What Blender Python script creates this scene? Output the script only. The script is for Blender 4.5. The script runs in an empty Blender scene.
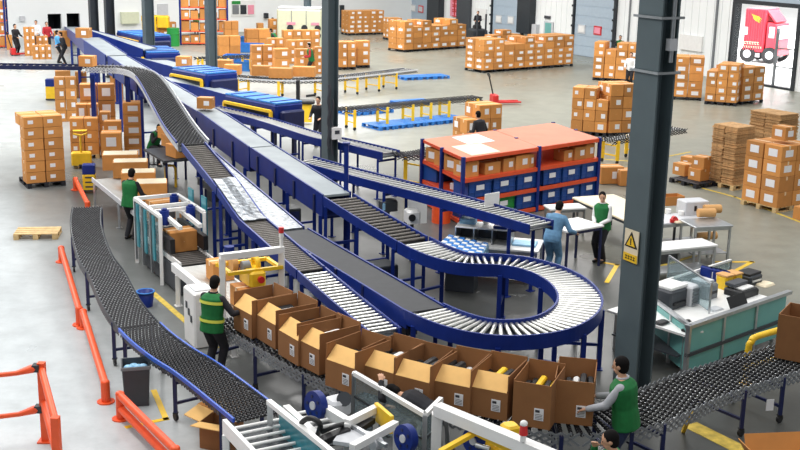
import bpy, math, random
from mathutils import Vector, Matrix
random.seed(7)
SC = bpy.context.scene
COL = SC.collection
V = Vector
pi = math.pi
# ------------------------------------------------------------------ camera
CAMH = 7.2
FPX = 1148.967
UP = V((0.01947621, -0.96840037, -0.24863911))      # world axes seen from the lens (x right, y down, z forward)
FW = V((0.00499955, -0.24858884, 0.9685962))
RT = V((0.99979782, 0.02010767, 0.0))
cam_d = bpy.data.cameras.new('camera'); cam = bpy.data.objects.new('camera', cam_d); COL.objects.link(cam)
cam_d.sensor_width = 36; cam_d.lens = FPX / 800 * 36; cam_d.clip_end = 400
def lens_axis(a):
    return V((a.dot(RT), a.dot(FW), a.dot(UP)))
cx_, cy_, cz_ = lens_axis(V((1, 0, 0))), lens_axis(V((0, -1, 0))), lens_axis(V((0, 0, -1)))
m = Matrix.Identity(4)
for i in range(3):
    m[i][0], m[i][1], m[i][2] = cx_[i], cy_[i], cz_[i]
m[2][3] = CAMH
cam.matrix_world = m
SC.camera = cam
def G(x, y, z=0.0):
    """the place at height z that shows at this point of the photograph"""
    r = V((x - 400, y - 225, FPX)); r = r * ((z - CAMH) / r.dot(UP))
    return V((r.dot(RT), r.dot(FW), z))
def PX(P):
    v = RT * P[0] + FW * P[1] + UP * (P[2] - CAMH)
    return 400 + FPX * v.x / v.z, 225 + FPX * v.y / v.z
def HZ(p, ytop):
    """height above p at which the photograph row ytop lies"""
    lo, hi = 0.0, 9.0
    for _ in range(40):
        mid = (lo + hi) / 2
        if PX((p.x, p.y, mid))[1] > ytop: lo = mid
        else: hi = mid
    return lo
ANG = math.radians(29)                                # the hall's own axes
AV = V((math.cos(ANG), math.sin(ANG), 0)); AU = V((-math.sin(ANG), math.cos(ANG), 0))
def W(v, u, z=0.0): return AV * v + AU * u + V((0, 0, z))
# ------------------------------------------------------------------ materials
def mat(name, col, rough=.6, metal=0., var=.06, scale=6., bump=0., spec=.5, rand=0.):
    mt = bpy.data.materials.new(name); mt.use_nodes = True
    n, l = mt.node_tree.nodes, mt.node_tree.links
    b = n['Principled BSDF']; b.inputs['Roughness'].default_value = rough; b.inputs['Metallic'].default_value = metal
    b.inputs['Specular IOR Level'].default_value = spec
    tc = n.new('ShaderNodeTexCoord'); no = n.new('ShaderNodeTexNoise'); no.inputs['Scale'].default_value = scale
    no.inputs['Detail'].default_value = 4; l.new(tc.outputs['Object'], no.inputs['Vector'])
    mr = n.new('ShaderNodeMapRange'); mr.inputs['From Min'].default_value = .3; mr.inputs['From Max'].default_value = .7
    mr.inputs['To Min'].default_value = 1 - var; mr.inputs['To Max'].default_value = 1 + var
    l.new(no.outputs['Fac'], mr.inputs['Value'])
    mx = n.new('ShaderNodeVectorMath'); mx.operation = 'SCALE'; mx.inputs[0].default_value = col[:3]
    val = mr.outputs['Result']
    if rand:
        oi = n.new('ShaderNodeObjectInfo'); r2 = n.new('ShaderNodeMapRange')
        r2.inputs['To Min'].default_value = 1 - rand; r2.inputs['To Max'].default_value = 1 + rand
        l.new(oi.outputs['Random'], r2.inputs['Value'])
        mu = n.new('ShaderNodeMath'); mu.operation = 'MULTIPLY'; l.new(val, mu.inputs[0]); l.new(r2.outputs['Result'], mu.inputs[1]); val = mu.outputs[0]
    l.new(val, mx.inputs['Scale']); l.new(mx.outputs['Vector'], b.inputs['Base Color'])
    if bump:
        bp = n.new('ShaderNodeBump'); bp.inputs['Strength'].default_value = bump; bp.inputs['Distance'].default_value = .02
        l.new(no.outputs['Fac'], bp.inputs['Height']); l.new(bp.outputs['Normal'], b.inputs['Normal'])
    return mt
def c8(r, g, b):
    f = lambda x: (x / 255 / 12.92) if x <= 10.3 else ((x / 255 + .055) / 1.055) ** 2.4
    return f(r), f(g), f(b)
MT = dict(
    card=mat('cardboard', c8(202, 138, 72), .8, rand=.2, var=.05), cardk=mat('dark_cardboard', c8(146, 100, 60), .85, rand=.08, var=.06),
    cardin=mat('inner_cardboard', c8(238, 190, 118), .85, var=.05), cardflat=mat('flat_cardboard', c8(186, 146, 100), .9, rand=.2, var=.25, scale=14),  # open-carton flap tone has overhead light put into its colour
    tape=mat('pale_tape', c8(232, 205, 165), .5), label=mat('white_label', c8(238, 238, 240), .6, var=.02), ink=mat('label_ink', c8(60, 60, 66), .7),
    white=mat('white_paint', c8(236, 236, 234), .35, var=.03), offwhite=mat('cream_paint', c8(236, 222, 192), .45, var=.04), wall=mat('white_wall', c8(240, 243, 243), .7, var=.02, scale=.6),
    blue=mat('blue_paint', c8(20, 44, 122), .42, var=.12, scale=3, spec=.3), navy=mat('navy_paint', c8(22, 32, 78), .45, var=.12), sky=mat('bright_blue_paint', c8(48, 124, 205), .45, var=.1),
    bin=mat('blue_bin_plastic', c8(26, 74, 150), .5, var=.1), steel=mat('steel', c8(190, 193, 196), .32, .85, var=.1), roller=mat('roller_metal', c8(214, 214, 210), .3, .85, var=.06),
    droller=mat('dark_roller_metal', c8(92, 88, 84), .4, .6, var=.25), belt=mat('pale_belt', c8(136, 145, 150), .55, var=.12, scale=2), black=mat('black_plastic', c8(24, 24, 27), .5, var=.15),
    rubber=mat('black_belt', c8(44, 46, 50), .65, var=.12), wheel=mat('black_wheel', c8(34, 34, 38), .55, .0, var=.1), film=mat('crumpled_film', c8(118, 124, 130), .32, .5, var=.6, scale=11, bump=1.),
    orange=mat('orange_paint', c8(238, 88, 38), .45, var=.08, rand=.02), rack=mat('orange_shelf', c8(226, 84, 44), .5, var=.06), racktop=mat('salmon_board', c8(208, 128, 98), .6, var=.07, scale=2),
    yellow=mat('yellow_paint', c8(246, 200, 40), .45, var=.08), red=mat('red_paint', c8(205, 40, 40), .45), teal=mat('teal_panel', c8(110, 175, 170), .35, var=.1, scale=2), cyan=mat('teal_glass_panel', c8(46, 140, 156), .3, var=.15),
    column=mat('grey_green_column_paint', c8(84, 98, 103), .5, var=.06, scale=2), coldark=mat('dark_column_paint', c8(40, 46, 52), .5, var=.1), door=mat('grey_dock_door', c8(170, 186, 200), .5, var=.04),
    wood=mat('pallet_wood', c8(205, 175, 125), .8, var=.2, scale=8), dpallet=mat('black_pallet', c8(30, 32, 40), .6), green=mat('green_vest', c8(18, 108, 52), .8, var=.12, scale=12), lime=mat('reflective_yellow', c8(228, 232, 90), .5),
    skin=mat('skin', c8(206, 158, 128), .55), hair=mat('black_hair', c8(20, 17, 17), .8, spec=.15), dcloth=mat('dark_cloth', c8(30, 30, 36), .85, var=.15, scale=15), gcloth=mat('grey_cloth', c8(176, 178, 184), .85, var=.08, scale=15),
    wcloth=mat('white_cloth', c8(232, 232, 232), .85, var=.05), jean=mat('denim', c8(44, 54, 84), .85, var=.2, scale=18), lblue=mat('blue_cloth', c8(96, 138, 172), .85, var=.14, scale=14), rcloth=mat('red_cloth', c8(176, 40, 50), .85), cyanc=mat('sky_blue_cloth', c8(90, 170, 225), .85),
    edge=mat('bright_blue_edge', c8(28, 82, 186), .4), glass=mat('clear_panel', c8(205, 222, 226), .06), truck=mat('truck_red', c8(216, 52, 70), .45, var=.06), grey=mat('grey_plastic', c8(120, 124, 128), .5), lgrey=mat('light_grey_plastic', c8(200, 202, 206), .5), dgrey=mat('dark_grey_plastic', c8(62, 66, 72), .5),
    cream=mat('cream_machine_paint', c8(214, 218, 190), .5, var=.05), pink=mat('pink_plastic', c8(236, 150, 170), .5), concrete=mat('grey_concrete', c8(150, 150, 146), .85), grn=mat('green_plastic', c8(30, 140, 60), .5), lbl=mat('pale_blue_plastic', c8(150, 200, 232), .45, var=.12, scale=5), brown=mat('brown_roll', c8(210, 160, 100), .7),
)
for k in ('glass',):
    b = MT[k].node_tree.nodes['Principled BSDF']; b.inputs['Transmission Weight'].default_value = .85; b.inputs['IOR'].default_value = 1.1
# ------------------------------------------------------------------ mesh building
class MB:
    def __init__(s): s.v, s.f, s.sm = [], [], []
    def add(s, vs, fs, smooth=False):
        o = len(s.v); s.v += [tuple(p) for p in vs]; s.f += [[i + o for i in f] for f in fs]; s.sm += [smooth] * len(fs); return s
    def box(s, c, d, rz=0., rx=0., ry=0.):
        R = Matrix.Rotation(rz, 3, 'Z') @ Matrix.Rotation(ry, 3, 'Y') @ Matrix.Rotation(rx, 3, 'X'); c = V(c)
        vs = [c + R @ V((x * d[0] / 2, y * d[1] / 2, z * d[2] / 2)) for z in (-1, 1) for y in (-1, 1) for x in (-1, 1)]
        return s.add(vs, [[0, 2, 3, 1], [4, 5, 7, 6], [0, 1, 5, 4], [2, 6, 7, 3], [0, 4, 6, 2], [1, 3, 7, 5]])
    def rbox(s, c, d, r=.02, rz=0.):
        """box with chamfered upright edges and top rim"""
        R = Matrix.Rotation(rz, 3, 'Z'); c = V(c); hx, hy, hz = d[0] / 2, d[1] / 2, d[2] / 2
        def ring(z, q):
            x, y = hx - q, hy - q
            return [c + R @ V(p + (z,)) for p in ((-x + r, -y), (x - r, -y), (x, -y + r), (x, y - r), (x - r, y), (-x + r, y), (-x, y - r), (-x, -y + r))]
        vs = ring(-hz, 0) + ring(hz - r, 0) + ring(hz, r * .8)
        fs = [[7, 6, 5, 4, 3, 2, 1, 0], [16 + i for i in range(8)]]
        for k in (0, 8):
            fs += [[k + i, k + (i + 1) % 8, k + 8 + (i + 1) % 8, k + 8 + i] for i in range(8)]
        return s.add(vs, fs)
    def beam(s, p, q, w, h):
        p, q = V(p), V(q); d = q - p; L = d.length
        if L < 1e-5: return s
        d /= L; x = d.cross(V((0, 0, 1)))
        if x.length < 1e-3: x = V((1, 0, 0))
        x.normalize(); y = x.cross(d)
        vs = [o + x * (a * w / 2) + y * (b * h / 2) for o in (p, q) for b in (-1, 1) for a in (-1, 1)]
        return s.add(vs, [[0, 1, 3, 2], [4, 6, 7, 5], [0, 4, 5, 1], [2, 3, 7, 6], [0, 2, 6, 4], [1, 5, 7, 3]])
    def cyl(s, p, q, r, r2=None, n=10, caps=True):
        p, q = V(p), V(q); r2 = r if r2 is None else r2; d = q - p
        if d.length < 1e-6: return s
        d.normalize(); x = d.cross(V((0, 0, 1)))
        if x.length < 1e-3: x = V((1, 0, 0))
        x.normalize(); y = d.cross(x)
        vs = [o + (x * math.cos(2 * pi * i / n) + y * math.sin(2 * pi * i / n)) * rr for o, rr in ((p, r), (q, r2)) for i in range(n)]
        s.add(vs, [[i, (i + 1) % n, n + (i + 1) % n, n + i] for i in range(n)], True)
        if caps:
            s.add(vs[:n], [list(range(n))[::-1]]); s.add(vs[n:], [list(range(n))])
        return s
    def loft(s, rings, caps=True, smooth=True):
        n = len(rings[0]); vs = [p for r in rings for p in r]
        s.add(vs, [[k * n + i, k * n + (i + 1) % n, (k + 1) * n + (i + 1) % n, (k + 1) * n + i] for k in range(len(rings) - 1) for i in range(n)], smooth)
        if caps: s.add(rings[0], [list(range(n))[::-1]]); s.add(rings[-1], [list(range(n))])
        return s
    def tube(s, pts, r, n=8):
        pts = [V(p) for p in pts]; rings = []
        rs = r if isinstance(r, (list, tuple)) else [r] * len(pts)
        x = None
        for i, p in enumerate(pts):
            d = (pts[min(i + 1, len(pts) - 1)] - pts[max(i - 1, 0)]).normalized()
            if x is None:
                x = d.cross(V((0, 0, 1)))
                if x.length < 1e-3: x = V((1, 0, 0))
            x = (x - d * x.dot(d)).normalized(); y = d.cross(x)
            rings.append([p + (x * math.cos(2 * pi * k / n) + y * math.sin(2 * pi * k / n)) * rs[i] for k in range(n)])
        return s.loft(rings)
    def ell(s, c, r, n=12, k=8, rot=None):
        c = V(c); rot = rot or Matrix.Identity(3); rings = []
        for j in range(k + 1):
            a = -pi / 2 + pi * min(max(j / k, .02), .98); rings.append([c + rot @ V((r[0] * math.cos(a) * math.cos(2 * pi * i / n), r[1] * math.cos(a) * math.sin(2 * pi * i / n), r[2] * math.sin(a))) for i in range(n)])
        return s.loft(rings)
    def capsule(s, p, r0, q, r1, n=12):
        p, q = V(p), V(q); d = q - p; L = d.length; d = d / L if L > 1e-6 else V((0, 0, 1))
        x = d.cross(V((0, 0, 1)))
        if x.length < 1e-3: x = V((1, 0, 0))
        x.normalize(); y = d.cross(x); rings = []
        prof = [(p, r0, a) for a in (-80, -50, -25, 0)] + [(q, r1, a) for a in (0, 25, 50, 80)]
        for o, r, a in prof:
            a = math.radians(a); rings.append([o + d * (r * math.sin(a)) + (x * math.cos(2 * pi * i / n) + y * math.sin(2 * pi * i / n)) * (r * math.cos(a)) for i in range(n)])
        return s.loft(rings)
    def torus(s, c, ax, R, r, n=24, k=8):
        ax = V(ax).normalized(); x = ax.cross(V((0, 0, 1)))
        if x.length < 1e-3: x = V((1, 0, 0))
        x.normalize(); y = ax.cross(x); c = V(c); vs = []; fs = []
        for i in range(n):
            a = 2 * pi * i / n; o = x * math.cos(a) + y * math.sin(a)
            for j in range(k):
                b = 2 * pi * j / k; vs.append(c + o * (R + r * math.cos(b)) + ax * (r * math.sin(b)))
        for i in range(n):
            for j in range(k): fs.append([i * k + j, ((i + 1) % n) * k + j, ((i + 1) % n) * k + (j + 1) % k, i * k + (j + 1) % k])
        return s.add(vs, fs, True)
    def sweep(s, path, prof, closed=True):
        """prof: list of (sideways, up) offsets swept along a path, sideways stays level"""
        rings = []
        for i, p in enumerate(path):
            d = path[min(i + 1, len(path) - 1)] - path[max(i - 1, 0)]; d = V((d.x, d.y, 0)).normalized(); nn = V((d.y, -d.x, 0))
            rings.append([p + nn * a + V((0, 0, b)) for a, b in prof])
        return s.loft(rings, True, False)
    def mesh(s, name):
        me = bpy.data.meshes.new(name); me.from_pydata(s.v, [], s.f); me.polygons.foreach_set('use_smooth', s.sm); me.update(); return me
def thing(name, label, cat, loc=(0, 0, 0), rz=0., group=None):
    o = bpy.data.objects.new(name, None); COL.objects.link(o); o.location = loc; o.rotation_euler = (0, 0, rz); o.empty_display_size = .1
    return tag(o, label, cat, group)
def tag(o, label, cat, group=None):
    o['label'] = label; o['category'] = cat
    if group: o['group'] = group
    return o
def ob(name, mb, mt, parent=None, loc=None, rz=None, kind=None, label=None):
    me = mb.mesh(name) if isinstance(mb, MB) else mb
    if mt and not me.materials: me.materials.append(MT[mt] if isinstance(mt, str) else mt)
    o = bpy.data.objects.new(name, me); COL.objects.link(o)
    if parent: o.parent = parent
    if loc is not None: o.location = loc
    if rz is not None: o.rotation_euler = (0, 0, rz)
    if kind: o['kind'] = kind
    if label: o['label'] = label
    return o
def struct(name, mb, mt, parent=None, loc=None):
    o = ob(name, mb, mt, parent, loc)
    if not parent: o['kind'] = 'structure'
    return o
def dup(o, parent=None, loc=None, rz=None, label=None):
    c = o.copy(); COL.objects.link(c)
    if parent: c.parent = parent
    for ch in list(o.children): dup(ch, c)
    if loc is not None: c.location = loc
    if rz is not None: c.rotation_euler = (0, 0, rz)
    if label: c['label'] = label
    return c
ORD = 'first second third fourth fifth sixth seventh eighth ninth tenth eleventh twelfth thirteenth fourteenth fifteenth sixteenth seventeenth eighteenth'.split()
def resample(pts, step):
    pts = [V(p) for p in pts]; out = [pts[0].copy()]; acc = 0
    for a, b in zip(pts, pts[1:]):
        L = (b - a).length; t = step - acc
        while t < L: out.append(a.lerp(b, t / L)); t += step
        acc = (acc + L) % step
    out.append(pts[-1].copy()); return out
def smooth_path(pts, n=10):
    P = [V(p) for p in pts]; out = []
    for i in range(len(P) - 1):
        p0, p1, p2, p3 = P[max(i - 1, 0)], P[i], P[i + 1], P[min(i + 2, len(P) - 1)]
        for k in range(n):
            t = k / n; out.append(.5 * ((2 * p1) + (p2 - p0) * t + (2 * p0 - 5 * p1 + 4 * p2 - p3) * t * t + (3 * p1 - p0 - 3 * p2 + p3) * t ** 3))
    out.append(P[-1]); return out
def frame_at(path, i):
    d = path[min(i + 1, len(path) - 1)] - path[max(i - 1, 0)]; d = V((d.x, d.y, 0)).normalized(); return d, V((d.y, -d.x, 0))
# ------------------------------------------------------------------ the hall
WV, WU = 43.65, 77.4                                  # planes of the dock wall and of the end wall
def on_dock_wall(x, y):
    p = G(x, y); k = WV / p.dot(AV); q = V((p.x * k, p.y * k, CAMH * (1 - k))); return q.dot(AU), q.z
def on_end_wall(x, y):
    p = G(x, y); k = WU / p.dot(AU); q = V((p.x * k, p.y * k, CAMH * (1 - k))); return q.dot(AV), q.z
def floor_mat():
    mt = mat('polished_concrete_floor', (1, 1, 1), .3, 0, .1, .35, spec=.5)
    n, l = mt.node_tree.nodes, mt.node_tree.links; b = n['Principled BSDF']
    geo = n.new('ShaderNodeNewGeometry'); dot = n.new('ShaderNodeVectorMath'); dot.operation = 'DOT_PRODUCT'; dot.inputs[1].default_value = AV
    l.new(geo.outputs['Position'], dot.inputs[0])
    big = n.new('ShaderNodeTexNoise'); big.inputs['Scale'].default_value = .25; big.inputs['Detail'].default_value = 5; l.new(geo.outputs['Position'], big.inputs['Vector'])
    sm = n.new('ShaderNodeTexNoise'); sm.inputs['Scale'].default_value = 1.6; sm.inputs['Detail'].default_value = 8; sm.inputs['Roughness'].default_value = .7; l.new(geo.outputs['Position'], sm.inputs['Vector'])
    r = n.new('ShaderNodeValToRGB'); r.color_ramp.interpolation = 'LINEAR'      # floor tone by position: pale aisle, darker work zone, paler store floor
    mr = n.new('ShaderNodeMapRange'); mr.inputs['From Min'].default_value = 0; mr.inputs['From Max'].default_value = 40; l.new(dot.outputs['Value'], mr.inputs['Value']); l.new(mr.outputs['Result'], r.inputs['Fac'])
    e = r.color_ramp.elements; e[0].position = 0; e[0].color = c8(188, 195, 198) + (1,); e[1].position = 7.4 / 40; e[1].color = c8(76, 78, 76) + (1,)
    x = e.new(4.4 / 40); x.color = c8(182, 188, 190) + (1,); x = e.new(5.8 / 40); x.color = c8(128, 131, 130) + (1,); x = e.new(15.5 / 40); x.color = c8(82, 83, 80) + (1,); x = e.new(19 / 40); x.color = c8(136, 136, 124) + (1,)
    dv = n.new('ShaderNodeVectorMath'); dv.operation = 'DOT_PRODUCT'; dv.inputs[1].default_value = AU; l.new(geo.outputs['Position'], dv.inputs[0])
    fu = n.new('ShaderNodeMapRange'); fu.interpolation_type = 'SMOOTHSTEP'; fu.inputs['From Min'].default_value = 31; fu.inputs['From Max'].default_value = 42; l.new(dv.outputs['Value'], fu.inputs['Value'])
    fv = n.new('ShaderNodeMapRange'); fv.interpolation_type = 'SMOOTHSTEP'; fv.inputs['From Min'].default_value = 26; fv.inputs['From Max'].default_value = 16; l.new(dot.outputs['Value'], fv.inputs['Value'])
    ff = n.new('ShaderNodeMath'); ff.operation = 'MULTIPLY'; l.new(fu.outputs['Result'], ff.inputs[0]); l.new(fv.outputs['Result'], ff.inputs[1])
    back = n.new('ShaderNodeMix'); back.data_type = 'RGBA'; l.new(ff.outputs[0], back.inputs['Factor']); l.new(r.outputs['Color'], back.inputs[6]); back.inputs[7].default_value = c8(178, 183, 182) + (1,)
    mu = n.new('ShaderNodeMix'); mu.data_type = 'RGBA'; mu.blend_type = 'MULTIPLY'; mu.inputs['Factor'].default_value = 1
    r2 = n.new('ShaderNodeMapRange'); r2.inputs['From Min'].default_value = .3; r2.inputs['From Max'].default_value = .7; r2.inputs['To Min'].default_value = .82; r2.inputs['To Max'].default_value = 1.12
    l.new(sm.outputs['Fac'], r2.inputs['Value']); l.new(back.outputs[2], mu.inputs[6]); l.new(r2.outputs['Result'], mu.inputs[7])
    l.new(mu.outputs[2], b.inputs['Base Color'])
    r3 = n.new('ShaderNodeMapRange'); r3.inputs['From Min'].default_value = .3; r3.inputs['From Max'].default_value = .7; r3.inputs['To Min'].default_value = .24; r3.inputs['To Max'].default_value = .48
    l.new(big.outputs['Fac'], r3.inputs['Value']); l.new(r3.outputs['Result'], b.inputs['Roughness'])
    return mt
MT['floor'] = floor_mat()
fl = MB(); q = [W(-24, -6), W(WV, -6), W(WV, WU), W(-24, WU)]
fl.add(q + [p - V((0, 0, .2)) for p in q], [[0, 1, 2, 3], [7, 6, 5, 4], [0, 4, 5, 1], [1, 5, 6, 2], [2, 6, 7, 3], [3, 7, 4, 0]])
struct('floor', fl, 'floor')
g = MB(); q = [W(WV, -30), W(WV + 120, -30), W(WV + 120, 160), W(WV, 160)]
g.add(q, [[0, 1, 2, 3]]); MT['yard'] = mat('yard_concrete', c8(246, 246, 244), .8, var=.03, scale=.5); struct('ground_outside', MB().add([p - V((0, 0, .02)) for p in q], [[0, 1, 2, 3]]), 'yard')
def wallbox(mb, v0, v1, u0, u1, z0, z1):
    c = W((v0 + v1) / 2, (u0 + u1) / 2, (z0 + z1) / 2); return mb.box(c, (abs(v1 - v0), abs(u1 - u0), z1 - z0), ANG)
HW = 10.5
# end wall, with the two hatches where conveyors pass through
ha = [on_end_wall(47.5, 14), on_end_wall(62, 29)]; hb = [on_end_wall(66.5, 13.5), on_end_wall(80.5, 32)]
mb = MB(); v0 = -24
zA0, zA1, zB0, zB1 = ha[1][1], ha[0][1], max(hb[1][1], .3), hb[0][1]
for a, b, z0, z1 in ((v0, ha[0][0], 0, HW), (ha[1][0], hb[0][0], 0, HW), (hb[1][0], WV + .3, 0, HW), (ha[0][0], ha[1][0], 0, zA0), (ha[0][0], ha[1][0], zA1, HW), (hb[0][0], hb[1][0], 0, zB0), (hb[0][0], hb[1][0], zB1, HW)):
    wallbox(mb, a, b, WU, WU + .3, z0, z1)
struct('wall_back', mb, 'wall')
mb = MB()
for a, b in ((ha[0][0] - .3, ha[1][0] + .3), (hb[0][0] - .3, hb[1][0] + .3)):
    wallbox(mb, a, b, WU + 2.5, WU + 2.7, 0, 6); wallbox(mb, a, a + .1, WU + .3, WU + 2.5, 0, 6); wallbox(mb, b - .1, b, WU + .3, WU + 2.5, 0, 6); wallbox(mb, a, b, WU + .3, WU + 2.5, 6, 6.1)
struct('wall_hatch', mb, 'coldark')
# dock wall with the open truck door
tu1, tz1 = on_dock_wall(737, 5); tu0, _ = on_dock_wall(796, 50); tz1 = max(on_dock_wall(760, 5)[1], 3.5)
mb = MB()
for a, b, z0, z1 in ((-6, tu0, 0, HW), (tu1, WU, 0, HW), (tu0, tu1, tz1, HW)): wallbox(mb, WV, WV + .3, a, b, z0, z1)
struct('wall_right', mb, 'wall')
MT['ribs'] = MT['wall']
mb = MB()
uu = 30
while uu < WU:
    if not (tu0 - .3 < uu < tu1 + .3): wallbox(mb, WV - .03, WV, uu, uu + .08, .1, HW)
    uu += .55
struct('trim_1', mb, 'ribs')
mb = MB()
for a in (tu0 - .16, tu1): wallbox(mb, WV - .12, WV + .35, a, a + .18, 0, tz1 + .2)
wallbox(mb, WV - .12, WV + .35, tu0, tu1, tz1, tz1 + .2); wallbox(mb, WV - .06, WV + .3, tu0, tu1, 0, .1)
struct('trim_2', mb, 'coldark')
mb = MB(); wallbox(mb, WV - .1, WV - .04, tu0 - .1, tu1 + .1, tz1 + .2, tz1 + 2.4); struct('door_4', mb, 'door')
mb = MB()
for z in (1.0, 1.9): wallbox(mb, WV + .1, WV + .16, tu0 + .05, tu0 + 1.35, z, z + .07)
wallbox(mb, WV + .08, WV + .18, tu0 + 1.3, tu0 + 1.42, .1, 2.7); struct('trim_3', mb, 'grey')
def dock_door(n, x0, x1, ybase, wins, red=None):
    u1 = on_dock_wall(x0, ybase)[0]; u0 = on_dock_wall(x1, ybase)[0]
    mb = MB(); wallbox(mb, WV - .1, WV - .04, u0, u1, 0, 5.4)
    for k in range(1, 9): wallbox(mb, WV - .125, WV - .1, u0 + .03, u1 - .03, k * .6 - .57, k * .6 - .03)
    d = struct('door_%d' % n, mb, 'door')
    mb = MB(); wallbox(mb, WV - .22, WV - .02, u0 - .14, u0, 0, 5.6); wallbox(mb, WV - .22, WV - .02, u1, u1 + .14, 0, 5.6)
    for k in range(9): wallbox(mb, WV - .3, WV - .2, u1 + .0, u1 + .16, .5 + k * .6, .62 + k * .6); wallbox(mb, WV - .3, WV - .2, u0 - .16, u0, .5 + k * .6, .62 + k * .6)
    ob('door_frame', mb, 'coldark', d)
    for wx, wy, mt_ in wins:
        uw, zw = on_dock_wall(wx, wy); mb = MB(); wallbox(mb, WV - .16, WV - .11, uw - .36, uw + .36, zw - .26, zw + .26); w = ob('window_frame', mb, 'lgrey' if mt_ == 'white' else 'red', d)
        mb = MB(); wallbox(mb, WV - .18, WV - .15, uw - .27, uw + .27, zw - .18, zw + .18); ob('pane', mb, mt_, w)
dock_door(1, 408.5, 430, 40, [(415, 8, 'white'), (422.5, 9, 'lgrey')])
dock_door(2, 493, 522, 48, [(500.5, 19, 'white'), (512.5, 20, 'white')])
dock_door(3, 574.5, 613.5, 56, [(583.5, 29, 'white'), (599.5, 30.5, 'pink')])
# dark dock shelters, corrugated strip, banner and small things on the dock wall
def wall_box(name, x0, x1, y0, y1, mt_, d=.12, kind=True, lab=None, cat=None):
    u1, z1 = on_dock_wall(x0, y0); u0, z0 = on_dock_wall(x1, y1); mb = MB(); wallbox(mb, WV - d, WV - .03, u0, u1, max(z0, 0), z1)
    o = ob(name, mb, mt_)
    if kind: o['kind'] = 'structure'
    else: tag(o, lab, cat)
    return o
wall_box('trim_4', 526.5, 535, -60, 34, 'coldark', .5); wall_box('trim_5', 434.5, 443.5, -60, 40, 'coldark', .5); wall_box('trim_6', 395.5, 402, -60, 34, 'coldark', .5)
wall_box('trim_7', 461, 471, -60, 38, 'dgrey', .2)
bn = wall_box('banner', 452.5, 460, -30, 17, 'pink', .1, False, 'tall pink and red banner hanging between the first two dock doors', 'banner')
u1, z1 = on_dock_wall(453.6, -28); u0, z0 = on_dock_wall(459, 16)
for k in range(9):
    mb = MB(); zc = z0 + (z1 - z0) * (k + .5) / 9; um = (u0 + u1) / 2; s_ = (u1 - u0) * .32
    wallbox(mb, WV - .13, WV - .1, um - s_, um + s_, zc + .2, zc + .27); wallbox(mb, WV - .13, WV - .1, um - .05, um + .05, zc - .28, zc + .35); wallbox(mb, WV - .13, WV - .1, um - s_, um + s_, zc - .25, zc - .18)
    ob('character', mb, 'red', bn)
wall_box('notice_board', 477, 487, 8, 19.5, 'white', .1, False, 'white notice board on the wall left of the second dock door', 'notice board')
wall_box('exit_sign', 545.5, 551, 15.5, 19, 'dgrey', .1, False, 'small dark exit sign above the grey personnel door', 'sign')
d = wall_box('door_5', 545, 553, 21, 44, 'lgrey', .08)
wall_box('door_panel', 546.5, 551.5, 22.5, 40, 'teal', .1).parent = d
wall_box('control_cabinet', 532.5, 539.5, 23.5, 36, 'lgrey', .3, False, 'light grey control cabinet beside the dark shelter of dock door two', 'cabinet')
wall_box('wall_panel', 682, 703, 34, 52, 'white', .15, False, 'white rectangular panel with grey frame on the ribbed dock wall', 'panel')
mb = MB()
for x in (629.5, 716): 
    u, z = on_dock_wall(x, 30); wallbox(mb, WV - .1, WV, u - .05, u + .05, 0, HW)
struct('trim_8', mb, 'grey')
# end wall fittings
def end_box(name, x0, x1, y0, y1, mt_, d=.1, lab=None, cat=None, grp=None):
    a, z1 = on_end_wall(x0, y0); b, z0 = on_end_wall(x1, y1); mb = MB(); wallbox(mb, a, b, WU - d, WU - .005, max(z0, .02), z1); o = ob(name, mb, mt_)
    return tag(o, lab, cat, grp) if lab else o
b = end_box('notice_board', 231, 255, 0.5, 16, 'white', .06, 'white wall board with three photo panels behind the stacked cartons', 'notice board')
for x0, x1, mt_ in ((232, 238.5, 'grey'), (240, 246, 'coldark'), (247.5, 253.5, 'pink')):
    o = end_box('photo_panel', x0, x1, 5, 14, mt_, .1); o.parent = b
o = end_box('title_strip', 231.5, 240, 1, 4, 'grn', .1); o.parent = b
end_box('display_screen', 120, 138, 12, 23, 'cream', .35, 'pale green display case mounted on the white end wall', 'screen')
end_box('wall_speaker', 263.5, 267, 13, 18, 'coldark', .3, 'small dark speaker box on the end wall beside the photo board', 'speaker')
end_box('wall_fan', 19.5, 24.5, 16, 21, 'lgrey', .2, 'round pale fan on the end wall above the far left cartons', 'fan')
end_box('notice_board', 157, 168, 4, 16, 'lgrey', .06, 'pale grey notice sheet on the end wall beside the yellow machine', 'notice board')
o = end_box('door_6', 339.5, 343, 5, 27, 'coldark', .2); o['kind'] = 'structure'
# steel columns: two flanges and a web, with conduit and clamps
def column(n, p, fw_, dp, h=10.5, m1='column'):
    mb = MB(); R = ANG
    for s in (-1, 1): mb.box(p + AV * (s * dp / 2) + V((0, 0, h / 2)), (.03, fw_, h), R)
    mb.box(p + V((0, 0, h / 2)), (dp, .025, h), R); mb.box(p + V((0, 0, .02)), (dp + .2, fw_ + .12, .04), R)
    return struct('column_%d' % n, mb, m1)
cp1 = G(630, 405); c1 = column(1, cp1, .52, .30)
cp2 = G(329.5, 188); c2 = column(2, cp2, .40, .30)
column(3, G(212.5, 105), .42, .34); column(4, G(150.5, 88), .46, .4); column(5, G(112, 77), .4, .38, m1='coldark'); column(6, G(96, 68), .42, .38, m1='coldark'); column(7, G(307.5, 44), .45, .3)
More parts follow.
